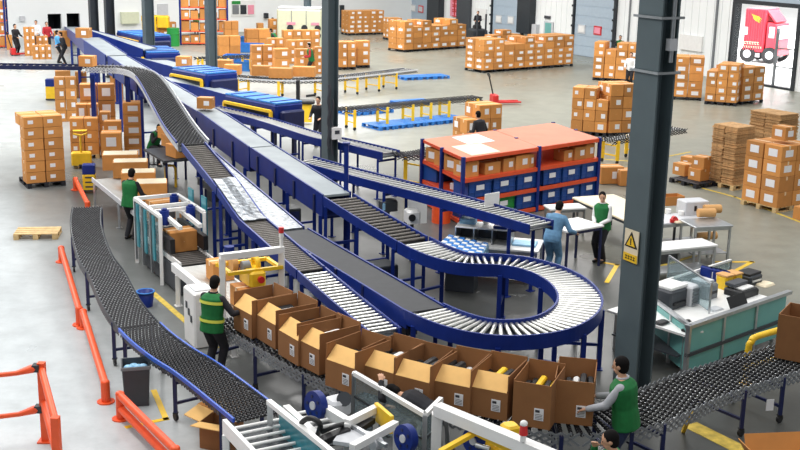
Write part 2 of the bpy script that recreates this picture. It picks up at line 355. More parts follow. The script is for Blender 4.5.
# conduit, clamps and the warning plate on the nearest column
def cface(p, a, z): return p - AV * .17 + AU * a + V((0, 0, z))
front = cp1 - AU * .28
zc1, zc2 = HZ(front, 18), HZ(front, 73)
for i, z in enumerate((zc1, zc2)):
    t = tag(ob('clamp_band', MB().box(cp1 - AV * .2 + V((0, 0, z)), (.03, .62, .035), ANG).box(cp1 + AV * .2 + V((0, 0, z)), (.03, .62, .035), ANG).box(cp1 - AU * .3 + V((0, 0, z)), (.42, .03, .035), ANG).box(cp1 + AU * .3 + V((0, 0, z)), (.42, .03, .035), ANG), 'steel'), ('upper' if i == 0 else 'lower') + ' steel clamp band around the big grey column', 'clamp', 'clamp bands on the big column')
mb = MB(); pts = [front + AV * .03 + V((0, 0, z)) for z in (10.2, zc1 - .1, zc1 - .5, zc2 + .15)]; mb.tube(pts, .035, 8)
t = tag(ob('conduit_pipe', mb, 'steel'), 'grey conduit pipe running down the open side of the big column', 'pipe')
ob('junction_box', MB().box(front + AV * .03 + V((0, 0, zc1 - .38)), (.13, .1, .17), ANG), 'lgrey', t)
wp = cp1 - AV * .19 + AU * .02; wz = HZ(wp, 246)
pl = tag(ob('warning_sign', MB().box(wp + V((0, 0, wz)), (.012, .32, .5), ANG), 'offwhite'), 'yellow and white warning plate with black triangle on the big column', 'sign')
def tri(r, th, off, mt_, nm, z0=0.):
    c = wp - AV * off + V((0, 0, wz + .07 + z0)); mb = MB(); P = [c + AU * (-r * .95) + V((0, 0, -r * .6)), c + AU * (r * .95) + V((0, 0, -r * .6)), c + V((0, 0, r))]
    mb.add([p - AV * th for p in P] + [p + AV * th for p in P], [[0, 1, 2], [5, 4, 3], [0, 3, 4, 1], [1, 4, 5, 2], [2, 5, 3, 0]]); return ob(nm, mb, mt_, pl)
ob('yellow_strip', MB().box(wp - AV * .008 + V((0, 0, wz - .185)), (.006, .318, .125), ANG), 'yellow', pl)
tri(.155, .003, .009, 'black', 'triangle'); tri(.105, .003, .013, 'yellow', 'triangle', -.006)
mb = MB(); mb.box(wp - AV * .018 + V((0, 0, wz + .085)), (.004, .022, .075), ANG).box(wp - AV * .018 + V((0, 0, wz + .03)), (.004, .024, .022), ANG); ob('exclamation_mark', mb, 'black', pl)
mb = MB()
for k in range(4):
    c = wp - AV * .013 + AU * (.09 - k * .06) + V((0, 0, wz - .185)); mb.box(c + V((0, 0, .02)), (.004, .045, .009), ANG).box(c - V((0, 0, .02)), (.004, .045, .009), ANG).box(c, (.004, .009, .065), ANG)
ob('characters', mb, 'black', pl)
# column two: cable and control box
bp = G(335.5, 150, 1.9); bp = cp2 - AU * .3 + AV * .06; bz = HZ(bp, 133)
t = tag(ob('control_box', MB().rbox(bp + V((0, 0, bz)), (.3, .12, .34), .02, ANG), 'white'), 'white control box strapped to the middle column', 'control box')
ob('display', MB().box(bp - AU * .065 + V((0, 0, bz + .03)), (.14, .012, .1), ANG), 'dgrey', t)
mb = MB(); random.seed(3); q0 = cp2 - AU * .26 - AV * .08
mb.tube([q0 + V((-.06 + .02 * math.sin(k * 1.3), -.04 + .01 * math.cos(k * 2), 3.0 - k * .12)) for k in range(16)], .045, 7)
mb.tube([q0 + V((.03 + .03 * math.sin(k * 1.1), -.03, 2.6 - k * .13)) for k in range(13)], .03, 7)
tag(ob('cable_bundle', mb, 'dgrey'), 'grey bundle of cables hanging down the middle column', 'cable')
# painted lines on the floor
def line(n, pts, w=.1, mt_='yellow'):
    mb = MB(); P = [G(*p) for p in pts]
    for a, b in zip(P, P[1:]): d = (b - a).normalized() * (w / 2); mb.beam(a - d + V((0, 0, .003)), b + d + V((0, 0, .003)), w, .006)
    struct('floor_line_%d' % n, mb, mt_)
MT['yline'] = mat('worn_yellow_line', c8(206, 178, 74), .6, var=.3, scale=7)
line(1, [(128, 427), (166, 419), (154, 391)], .09); line(2, [(715, 262), (752, 262), (735, 271)], .1); line(3, [(655, 268), (700, 254), (723, 251)], .1, 'yline')
line(4, [(676, 181), (735, 197), (800, 222)], .09, 'yline'); line(5, [(153, 293), (215, 347)], .12, 'yline'); line(6, [(607, 282), (617, 265), (600, 262)], .1); line(7, [(697, 428), (745, 452)], .3, 'yline')
line(9, [(600, 159), (640, 162), (690, 152)], .1, 'yline')
# ------------------------------------------------------------------ cartons and pallets
MESH = {}
def cached(key, f):
    if key not in MESH: MESH[key] = f()
    return MESH[key]
def carton(w, d, h, loc, rz, label, group, lab=1, side=0, mt_='card', name='carton'):
    """closed carton: body > tape, shipping_label; front faces -y of its own frame"""
    w, d, h = round(w, 2), round(d, 2), round(h, 2); k = (w, d, h, lab, side, mt_)
    def mk():
        mb = MB(); mb.rbox((0, 0, h / 2), (w, d, h), .008)
        body = mb.mesh('carton'); body.materials.append(MT[mt_])
        t = MB().box((0, 0, h + .001), (w * .99, .06, .004)).box((-w / 2 - .001, 0, h * .88), (.004, .06, h * .22)).box((w / 2 + .001, 0, h * .88), (.004, .06, h * .22))
        t.box((0, -d / 2 - .001, h * .5), (.012, .003, 0.01)); t = t.mesh('tape'); t.materials.append(MT['tape'])
        ls = []
        if lab:
            sz = {1: (.36, .42), 2: (.5, .5), 3: (.28, .34)}[lab]; ox = {1: .16, 2: 0, 3: -.15}[lab]
            l = MB().box((w * ox, -d / 2 - .003, h * .52), (w * sz[0], .005, h * sz[1])).mesh('shipping_label'); l.materials.append(MT['label']); ls.append(l)
        if side:
            l = MB().box((-w / 2 - .003 if side < 0 else w / 2 + .003, 0, h * .5), (.005, d * .5, h * .45)).mesh('shipping_label'); l.materials.append(MT['label']); ls.append(l)
        return body, t, ls
    body, t, ls = cached(k, mk)
    o = ob(name, body, None, None, loc, rz); tag(o, label, 'carton', group); ob('tape', t, None, o)
    for l in ls: ob('shipping_label', l, None, o)
    return o
def pallet(w, d, loc, rz, label, group=None, mt_='dpallet'):
    k = ('pal', round(w, 1), round(d, 1), mt_)
    def mk():
        top = MB(); n = max(4, int(d / .17))
        for i in range(n): top.box((0, -d / 2 + (i + .5) * d / n, .13), (w, d / n * .78, .022))
        bl = MB()
        for x in (-1, 0, 1):
            for y in (-1, 0, 1): bl.box((x * (w / 2 - .06), y * (d / 2 - .06), .07), (.12, .12, .098))
            bl.box((x * (w / 2 - .06), 0, .012), (.12, d, .024))
        out = [top.mesh('deck'), bl.mesh('bearer')]
        for x in out: x.materials.append(MT[mt_])
        return out
    a, b = cached(k, mk); o = thing('pallet', label, 'pallet', loc, rz, group); ob('deck', a, None, o); ob('bearer', b, None, o); return o
SIDEWORD = {0: 'front'}
def stack(where, a, b, nx, tiers, nd=2, ytop=None, H=None, per=2, drop=.25, big=1, side=-1, pal='dpallet', lab=None, grow=1., no_pallet=False, base=.145, mt_='card', dep=None):
    """rows of cartons standing on pallets, from near-left to near-right corner (photograph points)"""
    a, b = (G(*p) if len(p) == 2 else V(p) for p in (a, b)); e = b - a; L = e.length; e /= L; rz = math.atan2(e.y, e.x); dp = V((-e.y, e.x, 0)); cw = L / nx; cd = dep or cw
    if H is None: H = HZ(a.lerp(b, .5), ytop) - base
    ch = H / tiers; n = 0
    if not no_pallet:
        np_ = max(1, round(nx / per)); pw = L / np_
        for i in range(np_):
            c = a + e * (pw * (i + .5)) + dp * (cd * nd / 2)
            pos = '' if np_ == 1 else (['leftmost', 'rightmost'][i > 0] if np_ == 2 else (ORD[i] + ' from left'))
            pallet(pw * .97, cd * nd + .02, c, rz, ('%s pallet under the cartons %s, %s' % ('pale wooden' if pal == 'wood' else 'black', where, pos)).rstrip(', '), 'pallets carrying cartons', pal)
    for i in range(nx):
        miss = 0
        if random.random() < drop: miss = 1
        for j in range(nd):
            for k in range(tiers - miss):
                show = j == 0 or k == tiers - miss - 1 or (side < 0 and i == 0) or (side > 0 and i == nx - 1)
                if not show: continue
                c = a + e * (cw * (i + .5)) + dp * (cd * (j + .5)) + V((0, 0, base + ch * k))
                colw = 'only column' if nx == 1 else ('leftmost column' if i == 0 else 'rightmost column' if i == nx - 1 else ORD[i] + ' column from left')
                tw = 'bottom' if k == 0 else ('top' if k == tiers - miss - 1 else ORD[k])
                rw = '' if nd == 1 else (', front row' if j == 0 else ', back row' if j == nd - 1 else ', middle row')
                l = lab if lab is not None else random.choice((0, 1, 1, 3, 2, 2))
                carton(cw * .952, cd * .955, ch * .972, c + e * random.uniform(-.01, .01) * cw, rz + random.uniform(-.012, .012), 'brown carton %s, %s tier, %s%s' % (where, tw, colw, rw), 'cartons ' + where, l, side if random.random() < .6 else 0, mt_)
                n += 1
    return n
# ------------------------------------------------------------------ conveyors
def rails(path, w, parent, mt_='blue', h=.16, th=.035, up=.035, name='side_rail', top=None):
    for s in (-1, 1):
        x0 = s * (w / 2); x1 = s * (w / 2 + th)
        ob(name, MB().sweep(path, [(x0, up), (x1, up), (x1, up - h), (x0, up - h)]), mt_, parent)
        if top:
            ob('rail_cap', MB().sweep(path, [(x0 - s * .015, up + .008), (x1 + s * .01, up + .008), (x1 + s * .01, up), (x0 - s * .015, up)]), top, parent)
def rollers(path, w, parent, sp, r, mt_, cap=100, far_first=False):
    P = resample(path, sp); items = []
    me = MB().cyl((0, -w / 2, 0), (0, w / 2, 0), r, n=10).mesh('roller'); me.materials.append(MT[mt_])
    seq = list(range(1, len(P) - 1)); seq.sort(key=lambda i: P[i].xy.length)
    rest = MB()
    for n, i in enumerate(seq):
        d, nn = frame_at(P, i); c = P[i] - V((0, 0, r * .85))
        if n < cap:
            ob('roller', me, None, parent, c, math.atan2(-d.x, d.y) + pi / 2 if False else math.atan2(nn.y, nn.x) - pi / 2)
        else: rest.cyl(c - nn * w / 2, c + nn * w / 2, r, n=8)
    if rest.v: ob('rollers', rest, mt_, parent, kind='stuff')
def legs(path, ts, w, parent, mt_='blue', drop=.12, sec=.06, brace=True, floor=0., foot=True):
    P = resample(path, .05)
    for t in ts:
        i = min(max(int(t * (len(P) - 1)), 0), len(P) - 1); d, nn = frame_at(P, i); z = P[i].z - drop
        for s in (-1, 1):
            q = P[i] + nn * (s * (w / 2 + .03)); mb = MB().beam((q.x, q.y, floor), (q.x, q.y, z), sec, sec)
            if foot: mb.box((q.x, q.y, floor + .008), (.14, .14, .016), math.atan2(nn.y, nn.x))
            ob('leg', mb, mt_, parent)
        if brace:
            a = P[i] - nn * (w / 2 + .03); b = P[i] + nn * (w / 2 + .03)
            for zz in ([z - .06] + ([floor + (z - floor) * .42] if z > .7 else [])):
                ob('crossbar', MB().beam((a.x, a.y, zz), (b.x, b.y, zz), .05, .05), mt_, parent)
def conveyor(name, label, path, w, surf, rail='blue', h=.16, sp=.12, r=.032, rmat='roller', ts=(), sec=.06, cat='conveyor', group=None, cap=None, legw=None, drop=None, under=None, up=.035, brace=True, nroll=100):
    path = [V(p) for p in path]; t = thing(name, label, cat, path[0].copy() * 0, 0, group)
    rails(path, w, t, rail, h, .035, up, top=cap)
    if surf == 'rollers':
        rollers(path, w, t, sp, r, rmat, nroll); ob('bed_pan', MB().sweep(path, [(-w / 2, -h * .6 + up), (w / 2, -h * .6 + up), (w / 2, -h * .6 + up - .02), (-w / 2, -h * .6 + up - .02)]), 'coldark', t)  # dark pan added below the rollers so the gaps look shaded
    else:
        ob('belt' if surf != 'film' else 'slide_surface', MB().sweep(path, [(-w / 2 + .004, .012), (w / 2 - .004, .012), (w / 2 - .004, -.04), (-w / 2 + .004, -.04)]), surf, t)
    if under: ob('under_pan', MB().sweep(path, [(-w / 2 - .01, -h + up), (w / 2 + .01, -h + up), (w / 2 + .01, -h + up - .02), (-w / 2 - .01, -h + up - .02)]), under, t)
    if ts: legs(path, ts, legw or w, t, rail, drop or h - .04, sec, brace)
    return t
def drive(parent, p, mt_='grey', rz=0.):
    mb = MB(); mb.rbox(p, (.3, .22, .2), .02, rz).cyl(V(p) + V((math.cos(rz), math.sin(rz), 0)) * .15, V(p) + V((math.cos(rz), math.sin(rz), 0)) * .42, .085, n=12); ob('drive_motor', mb, mt_, parent)
def skate(name, label, path, w, ts, frame='dgrey', legm='navy', edge=None, sp=.125, wheels=8, wmat='wheel', z_lat=.13, caster=True, rod='steel', group=None, floorz=0.):
    """flexible conveyor: scissor lattice sides, axles, staggered skate wheels, legs on casters"""
    path = [V(p) for p in path]; t = thing(name, label, 'conveyor', (0, 0, 0), 0, group); P = resample(path, sp)
    for s in (-1, 1):
        mb = MB()
        for i in range(len(P) - 2):
            _, n0 = frame_at(P, i); _, n1 = frame_at(P, i + 2); o0 = n0 * (s * (w / 2 + .012)); o1 = n1 * (s * (w / 2 + .012))
            mb.beam(P[i] + o0 + V((0, 0, .02)), P[i + 2] + o1 + V((0, 0, -z_lat)), .01, .032); mb.beam(P[i] + o0 + V((0, 0, -z_lat)), P[i + 2] + o1 + V((0, 0, .02)), .01, .032)
        ob('scissor_lattice', mb, frame, t)
        if edge: ob('edge_rail', MB().sweep(path, [(s * (w / 2 + .02), .03), (s * (w / 2 + .05), .03), (s * (w / 2 + .05), -.03), (s * (w / 2 + .02), -.03)]), edge, t)
    ax, wh = MB(), MB()
    for i in range(len(P)):
        _, nn = frame_at(P, i); c = P[i] - V((0, 0, .022)); ax.cyl(c - nn * (w / 2 + .01), c + nn * (w / 2 + .01), .008, n=5)
        nw = wheels - (i % 2)
        for k in range(nw):
            o = (k - (nw - 1) / 2) * (w / wheels); q = c + nn * o; wh.cyl(q - nn * .016, q + nn * .016, .03, n=8)
    ob('axles', ax, rod, t, kind='stuff'); ob('skate_wheels', wh, wmat, t, kind='stuff')
    lw_ = .11 if legm == 'yellow' else .055
    for tt in ts:
        i = min(int(tt * (len(P) - 1)), len(P) - 1); d, nn = frame_at(P, i)
        for s in (-1, 1):
            q = P[i] + nn * (s * w / 2); l = ob('leg', MB().beam((q.x, q.y, floorz + .13), (q.x, q.y, P[i].z - .03), lw_, lw_), legm, t)
            if caster:
                mb = MB().cyl(V((q.x, q.y, floorz + .065)) - nn * .02, V((q.x, q.y, floorz + .065)) + nn * .02, .062, n=14).box((q.x, q.y, floorz + .125), (.08, .06, .02)); ob('caster', mb, 'black', l)
        for zz in (P[i].z * .35 + floorz * .65, P[i].z * .75 + floorz * .25):
            a, b = P[i] - nn * w / 2, P[i] + nn * w / 2; ob('crossbar', MB().beam((a.x, a.y, zz), (b.x, b.y, zz), .04, .04), legm, t)
    return t
# main belt line (long pale belt running from the end wall towards the loop)
bv, bw = 10.56, .62
main_pts = [W(bv, u, z) for u, z in ((75.5, 4.4), (60, 3.9), (42.2, 3.08), (39.3, 2.8), (29.5, 2.25), (25.4, 1.88), (21.8, 1.6))]
_v, _z = on_end_wall(74, 28); HATCH = W(_v, WU + 1.0, _z)
def seg(pts, a, b): return [p for p in pts if b - .01 <= p.dot(AU) <= a + .01]
t = conveyor('belt_conveyor', 'long pale belt conveyor climbing from the main line to the end wall hatch', [HATCH, HATCH.lerp(W(bv, 42.2, 3.1), .5), W(bv, 42.2, 3.08), W(bv, 39.3, 2.85)], .72, 'belt', h=.5, ts=(.15, .45, .75, .97), sec=.1, group='main belt line')
t = conveyor('belt_conveyor', 'long pale belt conveyor with deep blue sides in the middle, carrying one carton', [W(bv, 39.2, 2.83), W(bv, 33, 2.43), W(bv, 29.5, 2.22), W(bv, 26.2, 1.93)], bw, 'belt', h=.62, ts=(.3, .55, .78, .98), sec=.08, group='main belt line', under='navy')
for k in range(9):
    u = 38.5 - k * 1.4; z = 2.83 + (u - 39.2) * .0692
    for s in (-1, 1): ob('bracket', MB().box(W(bv + s * (bw / 2 + .05), u, z - .35), (.03, .09, .5), ANG), 'navy', t)
t = conveyor('belt_conveyor', 'short lower pale belt conveyor with blue sides ending at the flat rollers', [W(bv, 26.1, 1.93), W(bv, 24, 1.77), W(bv, 21.9, 1.62)], bw, 'belt', h=.5, ts=(.12, .55, .97), sec=.08, group='main belt line', under='navy')
for k in range(4):
    u = 25.6 - k * 1.1; z = 1.93 + (u - 26.1) * .074
    for s in (-1, 1): ob('bracket', MB().box(W(bv + s * (bw / 2 + .05), u, z - .28), (.03, .09, .42), ANG), 'navy', t)
drive(t, W(bv + .1, 22.4, 1.1), 'dgrey', ANG)
P = [W(bv, 21.8, 1.6), W(10.62, 20.2, 1.46), W(10.73, 18.85, 1.33)]
t = conveyor('roller_conveyor', 'sloping blue roller conveyor dropping from the pale belt into the loop', smooth_path(P, 8), .68, 'rollers', h=.2, sp=.17, r=.04, rmat='droller', ts=(.04, .5, .95), sec=.07, group='roller loop line')
# the loop: upper S bend then the half circle
def rim(i, o): return (G(i[0], i[1], 1.22) + G(o[0], o[1], 1.22)) / 2
lc = V((1.41, 18.85, 1.22)); RO, RI = 2.2, 1.5
mids = [W(10.74, 18.8, 1.32), W(10.79, 18.1, 1.28), W(10.92, 17.6, 1.25), W(11.2, 17.32, 1.23), rim((495.5, 266.5), (497, 255)), rim((518, 268.5), (526, 258.5)), rim((541, 276), (553, 264.5)), rim((557, 284.5), (575, 275)), rim((564.5, 294), (591, 287.5)),
        rim((565.5, 301), (599.5, 302)), rim((561, 309), (595, 316)), rim((548, 317), (577, 328)), rim((531, 322), (557, 335)), rim((510.5, 324), (526, 338)), rim((485, 323), (492, 338.5)), rim((460, 317.5), (460, 332.5)), rim((440, 307.5), (429, 322)), rim((432, 303), (415, 314.5))]
for i in range(4, len(mids)): mids[i].z = 1.22
lp = smooth_path(mids, 6)
for it in range(6):
    for i in range(5, len(lp) - 2):
        lp[i] = (lp[i - 2] + lp[i - 1] + lp[i] + lp[i + 1] + lp[i + 2]) / 5
loop = conveyor('roller_loop', 'blue U-shaped roller loop with bright white rollers in the middle', lp, .70, 'rollers', h=.24, sp=.128, r=.034, ts=(.06, .24, .4, .55, .68, .82, .97), sec=.08, group='roller loop line', up=.05, drop=.15)
# black belt and crumpled film chute, one plane beside the loop
bl = [W(9.0, 15.3, 1.22), W(9.02, 16.9, 1.22), W(9.06, 19.3, 1.2), W(9.08, 20.9, 1.2)]
t = conveyor('belt_conveyor', 'black belt conveyor with blue sides leading to the end of the loop', bl, .66, 'rubber', h=.3, ts=(.06, .5, .94), sec=.07, under='navy')
drive(t, W(9.0, 15.9, .75), 'dgrey', ANG + 1.57); drive(t, W(9.1, 20, .75), 'blue', ANG)
for k in range(5):
    for s in (-1, 1): ob('bracket', MB().box(W(9.04 + s * .38, 15.8 + k * 1.1, 1.12), (.03, .08, .24), ANG), 'navy', t)
fc = [W(9.08, 21.0, 1.22), W(9.05, 22.7, 1.45), W(9.02, 25, 1.75), W(9.02, 26.2, 1.9)]
t = conveyor('chute', 'sloping blue chute lined with crumpled silver film above the black belt', fc, .56, 'film', h=.2, ts=(.15, .5, .85), sec=.07, cat='chute')
# roller line left of it, high at the back and low at the front
rv, rw = 8.21, .5
RZ = [(27.3, 3.55), (25.4, 2.72), (24.2, 2.42), (22.3, 1.97), (21.0, 1.55), (18.9, 1.33), (16.5, 1.1), (15.2, 1.0)]
def rz_at(u):
    for (a, za), (b, zb) in zip(RZ, RZ[1:]):
        if b <= u <= a: return zb + (za - zb) * (u - b) / (a - b)
    return RZ[-1][1]
def rseg(a, b, n=8): return [W(rv, a + (b - a) * i / n, rz_at(a + (b - a) * i / n)) for i in range(n + 1)]
t = conveyor('roller_conveyor', 'steep dark roller conveyor section above the seated worker, between overhead bend and film sheet', rseg(24.4, 22.2, 6), rw, 'rollers', h=.18, sp=.1, r=.03, rmat='droller', ts=(.92,), sec=.07, group='left roller line')
t = conveyor('roller_conveyor', 'roller conveyor section with dull brown rollers under the crumpled film sheet', rseg(22.15, 18.1, 10), rw, 'rollers', h=.18, sp=.095, r=.032, rmat='droller', ts=(.06, .5, .95), sec=.07, group='left roller line')
t = conveyor('roller_conveyor', 'lower roller conveyor section with bright rollers ending behind the open cartons', rseg(18.05, 15.2, 8), rw, 'rollers', h=.18, sp=.125, r=.027, rmat='roller', ts=(.08, .95), sec=.07, group='left roller line')
fs = MB(); pts = rseg(22.5, 20.75, 12)
fs.sweep([p + V((0, 0, .03)) for p in pts], [(-.24, .02), (-.1, .035), (.06, .015), (.24, .03), (.24, .0), (-.24, .0)])
tag(ob('film_sheet', fs, 'film'), 'crumpled silver film sheet lying across the left roller conveyor', 'plastic sheet')
# overhead lattice conveyor: from the far left, round the bend and down to the roller line
hz_ = 2.92
o0 = G(-60, 64.5, hz_); o1 = G(86, 66.5, hz_)
path = smooth_path([o1, G(108, 67, hz_), G(126, 67.8, hz_), G(142, 72, 2.9), G(152, 82, 2.84), G(165, 103, 2.74), G(179, 126, 2.6), W(rv, 24.45, 2.47)], 6)
t = skate('flexible_conveyor', 'grey overhead lattice conveyor bending down from the far left line', path, .66, (), 'lgrey', 'blue', None, .11, 8, 'black', .15, False, 'dgrey')
ob('bed_pan', MB().sweep(path[14:], [(-.31, -.16), (.31, -.16), (.31, -.18), (-.31, -.18)]), 'coldark', t)  # dark pan added below the lattice to shade its gaps
for s in (-1, 1):
    q = [path[i] + frame_at(path, i)[1] * (s * .37) + V((0, 0, .05)) for i in range(22, len(path))]; ob('edge_rail', MB().tube(q, .025, 8), 'steel' if s < 0 else 'blue', t)
for (x_, off) in ((92, .9), (127, .9)):
    q = G(x_, 68, hz_); f_ = V((q.x, q.y, 0)).normalized() * off; ob('support_post', MB().beam(V((q.x, q.y, 0)) + f_, V((q.x, q.y, hz_ - .1)) + f_, .13, .13), 'blue', t); ob('support_arm', MB().beam(V((q.x, q.y, hz_ - .22)) - f_ * .3, V((q.x, q.y, hz_ - .22)) + f_ * 1.04, .12, .12), 'blue', t)
tt = thing('overhead_conveyor', 'thin dark blue overhead conveyor crossing the far left side', 'conveyor')
pp = [o0, o0.lerp(o1, .5), o1 - (o1 - o0).normalized() * .06]; rails(pp, .55, tt, 'navy', .12); rollers(pp, .55, tt, .2, .03, 'droller'); pass
# upper roller line in front of the rack
z = 1.6
def midp(a, b, zz): return (G(*a, zz) + G(*b, zz)) / 2
up = [midp((296, 155.5), (312, 162.5), 1.66), midp((352, 166.5), (324, 171), z), midp((400, 177.5), (372, 185), z), midp((462, 194), (430, 200), z), midp((510, 208), (482, 214), z), midp((549, 220), (534, 228.5), z)]
t = conveyor('roller_conveyor', 'long blue roller conveyor passing in front of the orange rack', smooth_path(up, 8), .62, 'rollers', h=.2, sp=.15, r=.024, rmat='roller', ts=(.18, .42, .66, .93), sec=.07, nroll=100, group='rear roller lines')
# parallel roller line behind
z = 1.3
c5 = [G(210, 107, 1.42), G(258, 118, z + .03), G(318, 136.5, z), G(342, 141, z), G(391, 152.5, z)]
t = conveyor('roller_conveyor', 'blue roller conveyor running past the middle column behind the pale belt', smooth_path(c5, 8), .58, 'rollers', h=.22, sp=.17, r=.024, rmat='roller', ts=(.3, .47, .62, .80, .98), sec=.06, group='rear roller lines')
t = skate('flexible_conveyor', 'dark flexible conveyor fanning out left of the rack end', smooth_path([G(391, 152.5, z) + AV * .06 - AU * .1, G(408, 154, 1.25), G(424, 152, 1.2), G(436, 148.5, 1.2)], 6), .55, (.35, .9), 'dgrey', 'yellow', None, .13, 7, caster=True, group='far flexible conveyors')
c6 = [G(160, 78, 1.7), G(196, 84.5, 1.55), G(234, 94.5, 1.45)]
conveyor('belt_conveyor', 'pale belt conveyor with blue sides behind the tall pale belt, passing the left column', c6, .7, 'belt', h=.5, ts=(.1, .5, .9), sec=.08, group='rear belt lines')
c7 = [G(104, 46, 2.2), G(140, 56, 2.0), G(186, 68, 1.8)]
conveyor('belt_conveyor', 'pale belt conveyor with blue sides between the dark far columns and left column', c7, .8, 'belt', h=.5, ts=(.1, .5, .9), sec=.1, group='rear belt lines')
c8_ = [G(88, 30, 3.0), G(120, 39.5, 2.6), G(150, 49, 2.3)]
conveyor('belt_conveyor', 'highest far belt conveyor with blue sides beside the two dark columns', c8_, .9, 'belt', h=.5, ts=(.1, .5, .9), sec=.1, group='rear belt lines')
c9 = [on for on in (W(5.2, 77.2, 5.0), W(5.6, 66, 3.4))]
a, zt = on_end_wall(49, 17); c9 = [W(a, WU + .8, zt - 1.3), W(a + 1.2, WU - 6, max(zt - 3.4, 1.0))]
conveyor('belt_conveyor', 'dark sloping belt conveyor coming through the left wall hatch', c9, 1.0, 'rubber', h=.5, ts=(.9,), sec=.1, group='rear belt lines')
# far flexible conveyors on yellow legs
t = skate('flexible_conveyor', 'long flexible conveyor on yellow legs in front of the stacked cartons', smooth_path([G(232, 76, .8), G(262, 78.5, .8), G(300, 79.5, .8), G(345, 76.5, .8), G(411, 69, .8)], 6), .8, (.06, .25, .42, .6, .74, .86), 'dgrey', 'yellow', 'lgrey', .2, 6, caster=True, group='far flexible conveyors')
t = skate('flexible_conveyor', 'dark flexible conveyor on yellow legs behind the row of blue pallets', smooth_path([G(338, 109, .8), G(375, 106, .8), G(420, 101.5, .8), G(478, 96.5, .8)], 6), .6, (.1, .3, .48, .62, .76, .95), 'black', 'yellow', None, .18, 6, caster=True, group='far flexible conveyors')
t = skate('flexible_conveyor', 'dark flexible conveyor on yellow legs right of the orange rack', smooth_path([G(604, 140, .8), G(640, 134, .8), G(680, 128, .8)], 6), .6, (.1, .4), 'black', 'yellow', None, .18, 6, caster=True, group='far flexible conveyors')
t = skate('flexible_conveyor', 'flexible conveyor on yellow legs behind the left column, cartons on it', smooth_path([G(196, 58, .8), G(222, 57, .8), G(252, 55, .8)], 6), .7, (.1, .5, .9), 'dgrey', 'yellow', None, .22, 6, caster=True, group='far flexible conveyors')
# near flexible conveyors
fl_path = smooth_path([G(87, 207, .8), G(86, 226, .8), G(95, 256, .8), G(107, 274, .8), G(122, 304, .8), G(143, 330, .8), G(170, 352, .8), G(200, 371, .8), G(257, 415, .8)], 5)
n_ = len(fl_path); k = int(n_ * .6)
t = skate('flexible_conveyor', 'black flexible skate-wheel conveyor snaking down the left side, upper half', fl_path[:k + 1], .64, (.02, .3, .6, .95), 'dgrey', 'navy', None, .095, 11, 'wheel', .13, group='near flexible conveyors')
a = fl_path[k]; d = (fl_path[k + 1] - a).normalized()
t = skate('flexible_conveyor', 'flexible skate-wheel conveyor with bright blue edges leading to the front sealing machine', [a + d * .08] + fl_path[k + 1:], .62, (.06, .5, .9), 'dgrey', 'navy', 'edge', .095, 11, 'wheel', .13, group='near flexible conveyors')
# ------------------------------------------------------------------ far carton stacks
stack('by the far corner column', (348.5, 35.5), (384, 34.4), 5, 5, 2, 10.5, per=3, drop=.0)
stack('left of dock door one', (388.5, 40.3), (402, 40), 2, 4, 2, 18, drop=.3)
stack('below dock door one', (404, 52.4), (466, 48), 7, 5, 2, 20, drop=.35)
stack('before dock door two', (483, 73.2), (573, 66.2), 9, 5, 2, 37, drop=.2)
stack('behind, near dock door two', (492, 60), (520, 58), 3, 3, 1, 30, no_pallet=True, base=.9, drop=.4)
stack('left of big column, farther', (592, 80), (637, 83), 4, 5, 2, 43, drop=.3)
stack('just behind the big column', (672, 99.5), (701.5, 101), 2, 5, 2, 57, drop=0)
stack('nearest the truck door', (704, 104), (736, 106.5), 3, 5, 3, 64, drop=.2, side=1)
stack('by the truck door threshold', (741, 105), (763, 102.5), 2, 4, 2, 67, drop=.2, side=1)
stack('right of the rack end', (570, 134), (606, 137), 3, 4, 2, 88, drop=.35, side=-1)
stack('between rack and big column', (608, 137), (634, 136), 2, 4, 2, 84, drop=0, side=-1)
stack('directly behind the orange rack', (466, 152), (501, 149), 3, 3, 2, 105, drop=.4, no_pallet=True)
# right foreground pallets
stack('right edge, white labels', (740, 204), (776, 213.5), 2, 4, 2, 143, drop=0, side=1, lab=2, big=2, pal='wood')
e_ = (G(776, 213.5) - G(740, 204)).normalized(); rzr = math.atan2(e_.y, e_.x)
q = G(776, 213.5) - e_ * .42 + V((-e_.y, e_.x, 0)) * .5; zt = HZ(G(776, 213.5), 143)
carton(.46, .42, .36, q + V((0, 0, zt + .0)), rzr, 'single carton on top of the white-labelled stack at right edge', 'cartons right edge, white labels', 2, 1)
q2 = q + e_ * .95 - V((-e_.y, e_.x, 0)) * .3; carton(.5, .5, .34, V((q2.x, q2.y, 0)) + e_ * .3, rzr, 'low carton on the floor at the right image edge', 'cartons right edge, white labels', 0)
pallet(1.1, .9, G(693, 184), rzr, 'black pallet with two low piles of cartons, left of the flattened cardboard', 'pallets carrying cartons')
for i, (x, y, zz, w) in enumerate(((683, 179, .145, .5), (698, 184, .145, .45), (700, 184, .5, .42), (690, 172, .145, .5))):
    carton(w, .45, .35, G(x, y) + V((0, 0, zz)), rzr + .1 * i, 'yellowish carton on low pallet left of flattened cardboard, %s' % ('left one', 'lower right one', 'upper right one', 'rear one')[i], 'cartons on the low pallet', 3)
